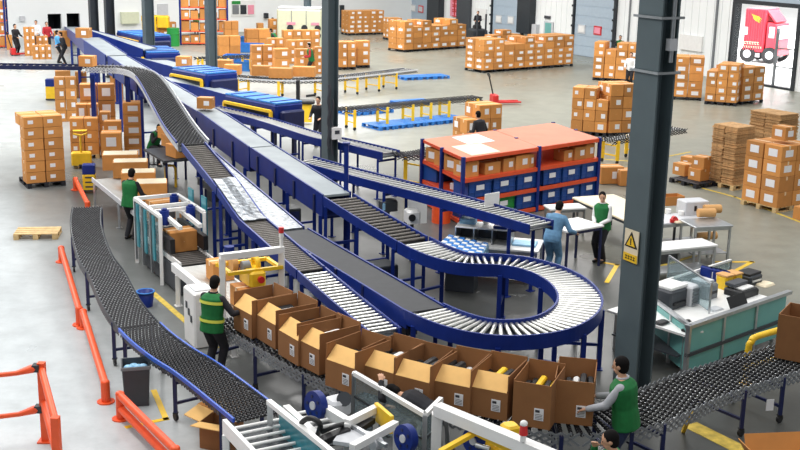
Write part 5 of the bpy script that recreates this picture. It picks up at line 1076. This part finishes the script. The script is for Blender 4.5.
# pale machine and yellow machine at the back
pm = thing('cabinet_machine', 'large cream machine with dark vents behind the central cartons', 'machine', G(277, 46)); a, b = G(277, 46), G(321, 46); L = (b - a).length; H = HZ(a, 9)
ob('body', MB().rbox((L / 2, 1, H / 2), (L, 2, H), .08), 'cream', pm); ob('pink_strip', MB().box((L * .32, -.02, H * .62), (L * .2, .03, .16)), 'pink', pm); ob('pink_strip', MB().box((L * .86, -.02, H * .62), (L * .18, .03, .16)), 'pink', pm)
for k in (.3, .62, .92):
    for z in (.5, .3): ob('vent', MB().cyl((L * k, .02, H * z), (L * k, -.04, H * z), .2, n=14), 'coldark', pm)
for k in (.33, .66): ob('seam', MB().box((L * k, -.005, H / 2), (.04, .02, H * .95)), 'grey', pm)
ob('top_frame', MB().box((L / 2, 1, H + .05), (L * .98, 1.9, .08)), 'lgrey', pm)
ym = thing('yellow_machine', 'yellow machine behind the left grey column', 'machine', G(141, 45)); H = HZ(G(141, 45), 15.5); a = G(141, 45); L = (G(168, 45) - a).length
ob('tower', MB().rbox((.5, .5, H * .5), (.9, .8, H), .08), 'yellow', ym); ob('boom', MB().rbox((L * .5, .5, H * .9), (L, .5, H * .2), .06), 'yellow', ym); ob('head', MB().rbox((L - .3, .45, H * .8), (.7, .7, H * .4), .1), 'yellow', ym); ob('dark_slot', MB().box((L * .55, .22, H * .88), (L * .25, .06, .25)), 'coldark', ym)
tag(ob('green_drum', MB().cyl((0, 0, 0), (0, 0, 1.1), .38, n=18).torus((0, 0, .75), (0, 0, 1), .38, .03), 'grn', None, G(173.5, 46)), 'green drum standing right of the cartons behind the left column', 'drum')
t = thing('forklift', 'dark reach truck standing behind the cartons between dock doors one and two', 'forklift', G(477, 44), .3)
ob('body', MB().rbox((0, 0, .55), (1.0, 1.3, .9), .1), 'coldark', t); ob('mast', MB().beam((-.3, -.7, .1), (-.3, -.7, 2.0), .1, .1).beam((.3, -.7, .1), (.3, -.7, 2.0), .1, .1), 'dgrey', t); ob('seat', MB().rbox((0, .1, 1.1), (.5, .5, .3), .08), 'black', t)
for x in (-.45, .45): ob('wheel', MB().cyl((x - .08, .4, .22), (x + .08, .4, .22), .22, n=16), 'black', t)
# ------------------------------------------------------------------ red truck outside
ua, za = on_dock_wall(742, 52); 
tk = thing('truck', 'red delivery truck with white cab parked outside the open dock door', 'truck')
def place(x, y, z): return G(x, y, z)
back = G(743, 58 + 6, 0); tr_d = (AU * -1); 
g0 = G(741, 63); g1 = G(775, 66)
TB = g0 + (g0 - V((0, 0, 0))).normalized() * 1.0; td = (g1 - g0).normalized(); tn = V((-td.y, td.x, 0)); trz2 = math.atan2(td.y, td.x)
tk.location = (TB.x, TB.y, 0); tk.rotation_euler = (0, 0, trz2); S_ = (g1 - g0).length
HT = HZ(TB, 8)
def lp_(x, y, z, d_): return ((x + d_[0] / 2), y, z)
BL = S_ * .62; ob('cargo_box', MB().rbox((BL / 2, 1.0, HT * .2 + HT * .4), (BL, 2.0, HT * .8), .05), 'truck', tk)
for k in range(9): ob('rib', MB().box((BL * (k + .5) / 9, -.02, HT * .6), (.05, .05, HT * .74)), 'truck', tk)
mb = MB()
for j in range(3):
    x0, z0 = BL * (.3 + .05 * j), HT * (.9 - .035 * j); L_ = BL * (.42 - .07 * j); mb.add([(x0, -.045, z0), (x0 + L_, -.045, z0 - .16), (x0 + L_ + .12, -.045, z0 - .3), (x0 + .1, -.045, z0 - .14)], [[0, 1, 2, 3]])
ob('emblem', mb, 'yellow', tk)
mb = MB(); rr = random.Random(2)
for row, (z, n, sz) in enumerate(((HT * .36, 6, .2), (HT * .285, 8, .13))):
    for k in range(n):
        x = BL * .1 + BL * (.75 if row == 0 else .9) * k / n
        mb.box((x, -.05, z + sz * .3), (sz * .7, .02, sz * .14)).box((x, -.05, z), (sz * .12, .02, sz * .8)).box((x + sz * .2, -.05, z - sz * .3), (sz * .4, .02, sz * .13))
ob('lettering', mb, 'offwhite', tk); ob('white_plate', MB().box((.12, -.05, HT * .58), (.25, .02, .45)), 'white', tk)
cl2 = S_ * .3; c0 = BL + S_ * .06
prof = [(c0, HT * .2), (c0 + cl2, HT * .2), (c0 + cl2 * 1.02, HT * .42), (c0 + cl2 * .9, HT * .72), (c0 + .15, HT * .76), (c0, HT * .76)]
mb = MB().add([(x, 0, z) for x, z in prof] + [(x, 2.0, z) for x, z in prof], [[5, 4, 3, 2, 1, 0], [6, 7, 8, 9, 10, 11]] + [[i, (i + 1) % 6, 6 + (i + 1) % 6, 6 + i] for i in range(6)]); ob('cab', mb, 'truck', tk)
ob('side_window', MB().box((c0 + cl2 * .5, -.02, HT * .58), (cl2 * .5, .04, HT * .2)), 'label', tk); ob('windscreen', MB().beam((c0 + cl2 * 1.0, 1.0, HT * .45), (c0 + cl2 * .92, 1.0, HT * .69), 1.7, .06), 'label', tk); ob('wind_deflector', MB().beam((BL * .98, 1.0, HT * .97), (c0 + cl2 * .7, 1.0, HT * .76), 1.7, .08), 'truck', tk)
ob('mirror', MB().beam((c0 + cl2 * 1.05, -.1, HT * .6), (c0 + cl2 * 1.35, -.4, HT * .62), .05, .05).box((c0 + cl2 * 1.35, -.4, HT * .6), (.12, .3, .45)), 'dgrey', tk); ob('bumper', MB().box((c0 + cl2 * .98, 1.0, HT * .2), (.3, 2.0, .35)), 'truck', tk)
ob('chassis', MB().box((S_ * .48, 1.0, HT * .16), (S_ * .95, 1.2, .2)), 'dgrey', tk); ob('side_skirt', MB().box((BL * .55, .1, HT * .14), (BL * .55, .1, HT * .08)), 'lgrey', tk)
for x in (BL * .25, c0 + cl2 * .45):
    for y in (.12, 1.88): wl = ob('wheel', MB().cyl((x, y - .14, .48), (x, y + .14, .48), .48, n=20), 'black', tk); ob('hub', MB().cyl((x, y - .16, .48), (x, y + .16, .48), .24, n=14), 'lgrey', wl)
# ------------------------------------------------------------------ people
DG = None
def remesh(mb, name, vox, sm=4):
    me = mb.mesh(name + '_tmp'); o = bpy.data.objects.new('tmp', me); COL.objects.link(o)
    r = o.modifiers.new('r', 'REMESH'); r.mode = 'VOXEL'; r.voxel_size = vox; s = o.modifiers.new('s', 'SMOOTH'); s.factor = .5; s.iterations = sm
    dg = bpy.context.evaluated_depsgraph_get(); out = bpy.data.meshes.new_from_object(o.evaluated_get(dg)); out.name = name
    bpy.data.objects.remove(o); bpy.data.meshes.remove(me)
    out.polygons.foreach_set('use_smooth', [True] * len(out.polygons)); out.materials.clear(); return out
def ik(a, b, l1, l2, hint):
    d = b - a; L = min(d.length, (l1 + l2) * .999); u = d.normalized(); b = a + u * L; x = (l1 * l1 - l2 * l2 + L * L) / (2 * L); h = math.sqrt(max(l1 * l1 - x * x, 0)); hh = (hint - u * hint.dot(u)).normalized(); return a + u * x + hh * h, b
def person(loc, face, label, lean=0., hands=((.22, .12, .85), (-.22, .12, .85)), feet=((.1, 0), (-.1, 0)), head=(0., 0.), H=1.7, top='vest', vest='green', sleeve='dcloth', trousers='dcloth', hair='hair', bands=None, vox=.012, seat=None, near=False, long_hair=False, bulk=1.1, grp=None):
    """face: heading in degrees of the way the person looks; local front is +y"""
    k = H / 1.7; t = thing('person', label, 'person', loc, math.radians(face) - pi / 2, grp)
    hipz = (seat if seat else .9 * k - abs(feet[0][1] - feet[1][1]) * .12)
    pel = V((0, 0, hipz)); la = math.radians(lean); up = V((0, math.sin(la), math.cos(la))); fw = V((0, math.cos(la), -math.sin(la))); rt = V((1, 0, 0))
    wst = pel + up * .18 * k; ch = pel + up * .38 * k; nk = pel + up * .53 * k
    ha = math.radians(head[1]) + la * .45; yaw = math.radians(head[0]); hu = V((0, math.sin(ha), math.cos(ha))); hf0 = V((0, math.cos(ha), -math.sin(ha))); hf = hf0 * math.cos(yaw) + rt * math.sin(yaw); hr = rt * math.cos(yaw) - hf0 * math.sin(yaw)
    hc = nk + up * .025 * k + hu * .14 * k + hf * .015
    b = MB(); sho, elb, wri, kne, ank = {}, {}, {}, {}, {}
    for i, s in enumerate((1, -1)):
        sho[s] = nk + rt * (s * .175 * k) - up * .07 * k; tgt = V(hands[i]) * k
        elb[s], wri[s] = ik(sho[s], tgt, .29 * k, .26 * k, V((s * .5, -.6, -.7)))
        f = feet[i]; hp = pel + rt * (s * .09 * k) - V((0, 0, .02)); kne[s], ank[s] = ik(hp, V((f[0] * k if isinstance(f[0], float) else f[0], f[1] * k, .085 * k)), .43 * k, .43 * k, V((0, 1, .05)))
    def ringe(c, a, bb, ax, ay, n=16):
        q_ = bulk if a > .09 * k else 1; a, bb = a * q_, bb * q_
        return [c + ax * (a * math.cos(2 * pi * j / n)) + ay * (bb * math.sin(2 * pi * j / n)) for j in range(n)]
    tors = [(pel - up * .06 * k, .15, .105), (pel + up * .05 * k, .165, .115), (wst, .145, .1), (ch - up * .05 * k, .165, .115), (ch + up * .06 * k, .18, .115), (nk - up * .03 * k, .135, .085), (nk + up * .025 * k, .06, .058)]
    b.loft([ringe(c, a * k, d * k, rt, fw) for c, a, d in tors])
    b.capsule(nk - up * .03 * k, .058 * k, hc - hu * .06 * k, .052 * k)
    # head: skull, jaw, nose, ears
    RM = Matrix((hr, hf, hu)).transposed(); b.ell(hc + hu * .02 * k, (.076 * k, .094 * k, .1 * k), 16, 12, RM); b.ell(hc - hu * .055 * k + hf * .025 * k, (.055 * k, .062 * k, .062 * k), 14, 10, RM)
    b.capsule(hc + hf * .09 * k + hu * .01 * k, .012 * k, hc + hf * .105 * k - hu * .03 * k, .016 * k, 8)
    for s in (-1, 1): b.ell(hc + hr * (s * .078 * k) - hf * .005 * k, (.012 * k, .022 * k, .034 * k), 8, 6, RM)
    b.capsule(hc - hu * .055 * k + hf * .078 * k - hr * .018 * k, .01 * k, hc - hu * .055 * k + hf * .078 * k + hr * .018 * k, .01 * k, 8)
    for i, s in enumerate((1, -1)):
        b.capsule(sho[s], .056 * k, elb[s], .042 * k); b.capsule(elb[s], .042 * k, wri[s], .029 * k)
        d = (wri[s] - elb[s]).normalized(); side = d.cross(V((0, 0, 1)));
        if side.length < .2: side = rt.copy()
        side.normalize(); pn = side.cross(d)          # palm turned down or inward
        if pn.z > 0: pn = -pn
        pm = wri[s] + d * .05 * k; w_ = .02 * k
        for q in (-1.4, -.5, .5, 1.4): b.capsule(wri[s] + side * (q * .011 * k), .014 * k, wri[s] + d * .085 * k + side * (q * w_ * .95), .0125 * k, 8)
        for j, q in enumerate((-1.5, -.5, .5, 1.5)):
            ln = (.062, .074, .07, .054)[j] * k if s > 0 else (.054, .07, .074, .062)[j] * k; r_ = max(.0088 * k, vox * .78)
            p0 = wri[s] + d * .08 * k + side * (q * w_); p1 = p0 + d * ln * .5 + side * (q * .004) + pn * ln * .12; p2 = p1 + d * ln * .4 + pn * ln * .38
            b.capsule(p0, r_ * 1.05, p1, r_, 8); b.capsule(p1, r_, p2, r_ * .85, 8)
        ts_ = side * (1 if side.dot(rt) * s < 0 else -1); q0 = wri[s] + d * .028 * k + ts_ * .024 * k; q1 = q0 + d * .03 * k + ts_ * .03 * k + pn * .008; b.capsule(q0, .0125 * k, q1, .011 * k, 8); b.capsule(q1, .011 * k, q1 + d * .028 * k + ts_ * .004 + pn * .012, max(.009 * k, vox * .75), 8)
        hp = pel + rt * (s * .09 * k) - V((0, 0, .02)); b.capsule(hp, .085 * k, kne[s], .055 * k); b.capsule(kne[s], .055 * k, ank[s], .036 * k); b.capsule(ank[s], .036 * k, ank[s] + V((0, .13 * k, -.045 * k)), .032 * k)
    ob('body', remesh(b, 'body', vox, 3), 'skin', t)
    # clothes
    g = MB(); g.loft([ringe(c, (a + .018) * k, (d + .018) * k, rt, fw) for c, a, d in tors[:6] + [(nk + up * .012 * k, .062, .058)]])
    if top != 'vest':
        for s in (-1, 1): g.capsule(sho[s], .068 * k, elb[s], .055 * k); g.capsule(elb[s], .055 * k, wri[s] - (wri[s] - elb[s]) * .06, .043 * k)
        g.capsule(sho[1], .066 * k, sho[-1], .066 * k)
        ob('shirt', remesh(g, 'shirt', max(vox, .012), 3), sleeve, t)
    else:
        g2 = MB()
        g.loft([ringe(c, a * k, d * k, rt, fw) for c, a, d in ((pel - up * .1 * k, .195, .145), (pel + up * .02 * k, .19, .14), (wst, .175, .13), (ch, .198, .142), (ch + up * .07 * k, .198, .135), (nk - up * .05 * k, .178, .112), (nk - up * .015 * k, .12, .092), (nk + up * .012 * k, .078, .08))])
        ob('vest', remesh(g, 'vest', max(vox, .012), 4), vest, t)
        for s in (-1, 1): m_ = MB().capsule(sho[s], .064 * k, elb[s], .053 * k).capsule(elb[s], .053 * k, wri[s] - (wri[s] - elb[s]) * .07, .041 * k); ob('sleeve', remesh(m_, 'sleeve', max(vox, .012), 3), sleeve, t)
        ob('collar', MB().torus(nk + up * .018 * k, up, .068 * k, .016 * k, 18, 6), sleeve, t)
        if bands:
            for q, a, d in ((pel + up * .1 * k, .192, .146), (ch + up * .02 * k, .205, .15)):
                ob('reflective_band', MB().loft([ringe(q - up * .025, a * k + .006, d * k + .006, rt, fw, 24), ringe(q + up * .025, a * k + .008, d * k + .008, rt, fw, 24)], False), bands, t)
    m_ = MB(); m_.loft([ringe(c, a * k, d * k, rt, fw) for c, a, d in ((pel - up * .1 * k, .13, .11), (pel - up * .02 * k, .172, .126), (pel + up * .1 * k, .165, .12))])
    for s in (-1, 1): hp = pel + rt * (s * .09 * k) - V((0, 0, .02)); m_.capsule(hp, .1 * k * bulk, kne[s], .07 * k * bulk); m_.capsule(kne[s], .07 * k * bulk, ank[s], .055 * k * bulk)
    ob('trousers', remesh(m_, 'trousers', max(vox, .012), 3), trousers, t)
    for s in (-1, 1): a = ank[s]; ob('shoe', remesh(MB().capsule(V((a.x, a.y - .04 * k, .045 * k)), .045 * k, V((a.x, a.y + .14 * k, .04 * k)), .04 * k).capsule(a - V((0, 0, .02)), .045 * k, V((a.x, a.y, .05)), .045 * k), 'shoe', .012, 2), 'black', t)
    h = MB(); h.ell(hc + hu * .035 * k - hf * .016 * k, (.086 * k, .098 * k, .098 * k), 16, 12, RM)
    h.ell(hc - hu * .02 * k - hf * .03 * k, (.078 * k, .074 * k, .082 * k), 14, 10, RM)
    if long_hair: h.ell(hc - hu * .03 * k - hf * .07 * k, (.07 * k, .045 * k, .1 * k), 12, 8, RM)
    # keep only the part above the hairline
    hv = remesh(h, 'hair', .012, 2); dele = [v.index for v in hv.vertices if (v.co - hc).dot(hf) > .045 * k and (v.co - hc).dot(hu) < .062 * k]
    import bmesh
    bm = bmesh.new(); bm.from_mesh(hv); bm.verts.ensure_lookup_table(); bmesh.ops.delete(bm, geom=[bm.verts[i] for i in dele], context='VERTS'); bm.to_mesh(hv); bm.free(); ob('hair', hv, hair, t)
    for s in (-1, 1): ob('eye', MB().ell(hc + hr * (s * .032 * k) + hf * .088 * k + hu * .012 * k, (.011 * k, .006 * k, .007 * k), 8, 6, RM), 'black', t)
    ob('mouth', MB().ell(hc + hf * .089 * k - hu * .058 * k, (.02 * k, .006 * k, .006 * k), 8, 6, RM), 'pink', t)
    return t
def feet_at(x, y): return G(x, y)
# near workers
person(G(621, 484), 158, 'worker in green vest and grey sleeves holding the rightmost open carton', 8, ((.16, .42, 1.06), (-.16, .46, 1.0)), ((.12, .06), (-.12, -.06)), (10, 4), 1.82, bulk=1.22, sleeve='gcloth', trousers='jean', vox=.008)
person(G(213, 377), 62, 'worker in green vest with two yellow bands, back turned, reaching into the leftmost open carton', 6, ((.4, .34, 1.1), (.05, .45, 1.05)), ((.1, .05), (-.1, -.03)), (-18, 12), 1.72, bands='lime', vox=.009)
person(G(434, 474), 150, 'person in black bent over behind the white guard rail, one hand on it', 74, ((-.02, .62, .85), (-.2, .76, 1.27)), ((.12, 0), (-.12, -.05)), (0, 45), 1.68, 'shirt', sleeve='dcloth', vox=.009)
person(G(131, 239), 68, 'worker in green vest and black trousers standing at the row of white-topped cartons', 8, ((.28, .36, .98), (-.1, .42, .98)), ((.09, .02), (-.09, -.02)), (-10, 15), 1.68, vox=.011)
person(G(154, 164), 318, 'seated worker in green vest bending over cartons under the roller line', 28, ((.16, .5, .98), (-.16, .5, .98)), ((.12, .4), (-.12, .4)), (0, 18), 1.68, seat=.58, vox=.011)
st = thing('stool', 'dark round stool under the bending green-vest worker', 'stool', G(154, 164)); ob('seat', MB().cyl((0, 0, .44), (0, 0, .5), .18, n=18), 'black', st); ob('post', MB().cyl((0, 0, .03), (0, 0, .44), .035, n=10), 'steel', st); ob('base', MB().cyl((0, 0, 0), (0, 0, .03), .2, n=18), 'black', st)
person(G(550, 279), 58, 'worker in pale blue coveralls leaning over the white tilted table', 22, ((.34, .42, .98), (-.12, .45, 1.0)), ((.1, .03), (-.1, -.03)), (0, 18), 1.72, 'shirt', sleeve='lblue', trousers='lblue', vox=.011)
person(G(600, 262), 232, 'woman in green vest over white sleeves standing by the cream table', 5, ((.07, .26, .98), (-.07, .26, .98)), ((.08, .02), (-.08, 0)), (-25, 12), 1.64, sleeve='wcloth', trousers='dcloth', bands=None, vox=.011, long_hair=True)
yy = 520
while HZ(G(616, yy), 433) > 1.66: yy += 4
while HZ(G(616, yy), 433) < 1.66 and yy < 900: yy += 4
person(G(616, yy), 170, 'black-haired person at the bottom edge, green sleeve raised, mostly out of frame', 12, ((.12, .34, 1.42), (-.12, .36, 1.3)), ((.1, .03), (-.1, -.03)), (0, 10), 1.7, 'shirt', sleeve='green', vox=.01)
# distant workers
far = [((16.5, 55), 330, 'worker in dark clothes beside the red pallet jack at far left', dict(top='shirt', sleeve='dcloth')), ((48, 52), 300, 'worker in red top behind the far left cartons', dict(top='shirt', sleeve='rcloth')),
       ((58.5, 63), 20, 'worker in sky blue top near the start of the overhead line', dict(top='shirt', sleeve='cyanc')), ((65.5, 64.5), 200, 'worker in black beside the one in sky blue', dict(top='shirt', sleeve='dcloth', lean=15)), ((37.5, 50), 270, 'worker in white top behind the far left cartons', dict(top='shirt', sleeve='wcloth')),
       ((225, 30), 250, 'worker in green vest walking before the photo board', dict()), ((196.5, 34), 90, 'worker in green vest in front of the far shelf, left of tall column', dict()), ((278.5, 43), 180, 'worker in green vest bending among the upper central cartons', dict(lean=35)), ((277.5, 57), 180, 'worker in green vest below, among the central cartons', dict(lean=35)),
       ((311.5, 77.5), 190, 'worker in green vest behind the long conveyor, just left of middle column', dict(lean=12, sleeve='rcloth')), ((481, 164), 130, 'worker in black at the cartons behind the orange rack', dict(top='shirt', sleeve='dcloth', lean=20)), ((629, 88), 250, 'worker in white top just left of the big column', dict(top='shirt', sleeve='wcloth')),
       ((618.5, 66), 250, 'worker in dark green behind the carton stack left of big column', dict(sleeve='dcloth')), ((319.5, 146), 250, 'worker in dark clothes leaning against the middle column', dict(top='shirt', sleeve='dcloth', lean=10)), ((477, 43.2), 260, 'driver in black seated on the dark reach truck', dict(top='shirt', sleeve='dcloth', seat=1.3, feet=((.1, .35), (-.1, .35))))]
for p, f, l, kw in far:
    if 'seat' in kw: loc = G(*p) ; person(loc + V((0, 0, 0)), f, l, hands=((.15, .4, 1.5), (-.15, .4, 1.5)), vox=.016, **kw)
    else: person(G(*p), f, l, hands=((.2, .35, 1.02), (-.2, .35, 1.02)), vox=.016, **kw)
# black tilted chute between the loader and the column
ch_ = thing('swivel_chair', 'black chair-like tilted shape with yellow base left of the middle column', 'chair', G(304, 124)); p = V((0, 0, 0))
ob('back', MB().rbox((-.22, 0, 1.25), (.12, .5, .9), .04), 'black', ch_); ob('seat', MB().rbox((.1, 0, .85), (.6, .5, .12), .04), 'black', ch_); ob('base', MB().rbox((.1, 0, .45), (.4, .4, .7), .05), 'yellow', ch_); ob('arm', MB().beam((.1, -.25, 1.1), (.45, -.25, 1.15), .08, .08), 'black', ch_)
# ------------------------------------------------------------------ light: bright daylight from roof and open side, lamps far and left
wd = bpy.data.worlds.new('hall_light'); SC.world = wd; wd.use_nodes = True
wn, wl = wd.node_tree.nodes, wd.node_tree.links; bg = wn['Background']
tcw = wn.new('ShaderNodeTexCoord'); sx = wn.new('ShaderNodeSeparateXYZ'); rp = wn.new('ShaderNodeValToRGB'); wl.new(tcw.outputs['Generated'], sx.inputs[0]); wl.new(sx.outputs['Z'], rp.inputs['Fac']); wl.new(rp.outputs['Color'], bg.inputs['Color'])
e = rp.color_ramp.elements; e[0].position = .05; e[0].color = (.10, .11, .12, 1); e[1].position = .75; e[1].color = (1, 1, 1, 1); x = e.new(.35); x.color = (.3, .31, .32, 1)
bg.inputs['Strength'].default_value = 1.0
def area(name, loc, size, energy, rot=(0, 0, 0), col=(1, .98, .95)):
    l = bpy.data.lights.new(name, 'AREA'); l.shape = 'RECTANGLE'; l.size, l.size_y = size; l.energy = energy; l.color = col
    o = bpy.data.objects.new(name, l); COL.objects.link(o); o.location = loc; o.rotation_euler = rot; return o
for i, (v_, u_, e) in enumerate(((2, 20, 1500), (2, 40, 2700), (4, 60, 3300), (16, 36, 2600), (18, 55, 3000), (30, 40, 2600), (30, 62, 3400), (14, 18, 900))):
    area('ceiling_lamp_%d' % i, W(v_, u_, 12), (3, 9), e * .62, (0, 0, ANG))
area('yard_daylight', W(WV + 16, 52, 9), (22, 30), 17000, (0, math.radians(-12), ANG), (1, 1, 1))
# the cartons that show largest stay objects, the rest become one heap of small ones
bpy.context.view_layer.update()
crt = [o for o in SC.objects if o.get('category') == 'carton' and o.name.startswith('carton') and 'open' not in o['label']]
dgr = bpy.context.evaluated_depsgraph_get(); eye = V((0, 0, CAMH))
def seen(o):
    n = 0; bb = [o.matrix_world @ V(c) for c in o.bound_box]; c = sum(bb, V()) / 8; kids = {o.name} | {k.name for k in o.children}
    P = [c.lerp(b, .9) for b in bb] + [c.lerp((bb[a] + bb[b] + bb[d] + bb[e]) / 4, 1) for a, b, d, e in ((0, 1, 5, 4), (1, 2, 6, 5), (4, 5, 6, 7), (2, 3, 7, 6), (3, 0, 4, 7))]
    for p in P:
        x, y = PX(p)
        if not (0 <= x <= 800 and 0 <= y <= 450): continue
        ok, loc, nor, idx, ho, mw_ = SC.ray_cast(dgr, eye, (p - eye).normalized(), distance=200)
        if ok and ho.name in kids: n += 1
    return n / len(P) / max((c - eye).length_squared, 1) * max(o.dimensions.x * o.dimensions.z, .01)
sc_ = sorted(((seen(o), o) for o in crt), key=lambda q: -q[0]); keep = 290
mbs = {}
for s_, o in sc_[keep:]:
    for k_ in [o] + list(o.children):
        mm = k_.data.materials[0].name; b_ = mbs.setdefault(mm, MB()); b_.add([k_.matrix_world @ v_.co for v_ in k_.data.vertices], [list(p_.vertices) for p_ in k_.data.polygons])
for s_, o in sc_[keep:]:
    for k_ in list(o.children): bpy.data.objects.remove(k_)
    bpy.data.objects.remove(o)
if mbs:
    tot = MB(); sl = []; mi = []
    for mm, b_ in mbs.items(): tot.add(b_.v, b_.f); mi += [len(sl)] * len(b_.f); sl.append(bpy.data.materials[mm])
    me = tot.mesh('small_cartons')
    for x in sl: me.materials.append(x)
    me.polygons.foreach_set('material_index', mi); o = ob('small_cartons', me, None, kind='stuff'); tag(o, 'many small distant brown cartons filling the piles at the back of the hall', 'cartons')
SC.view_settings.view_transform = 'Standard'; SC.view_settings.look = 'None'; SC.view_settings.exposure = .2; SC.view_settings.gamma = 1
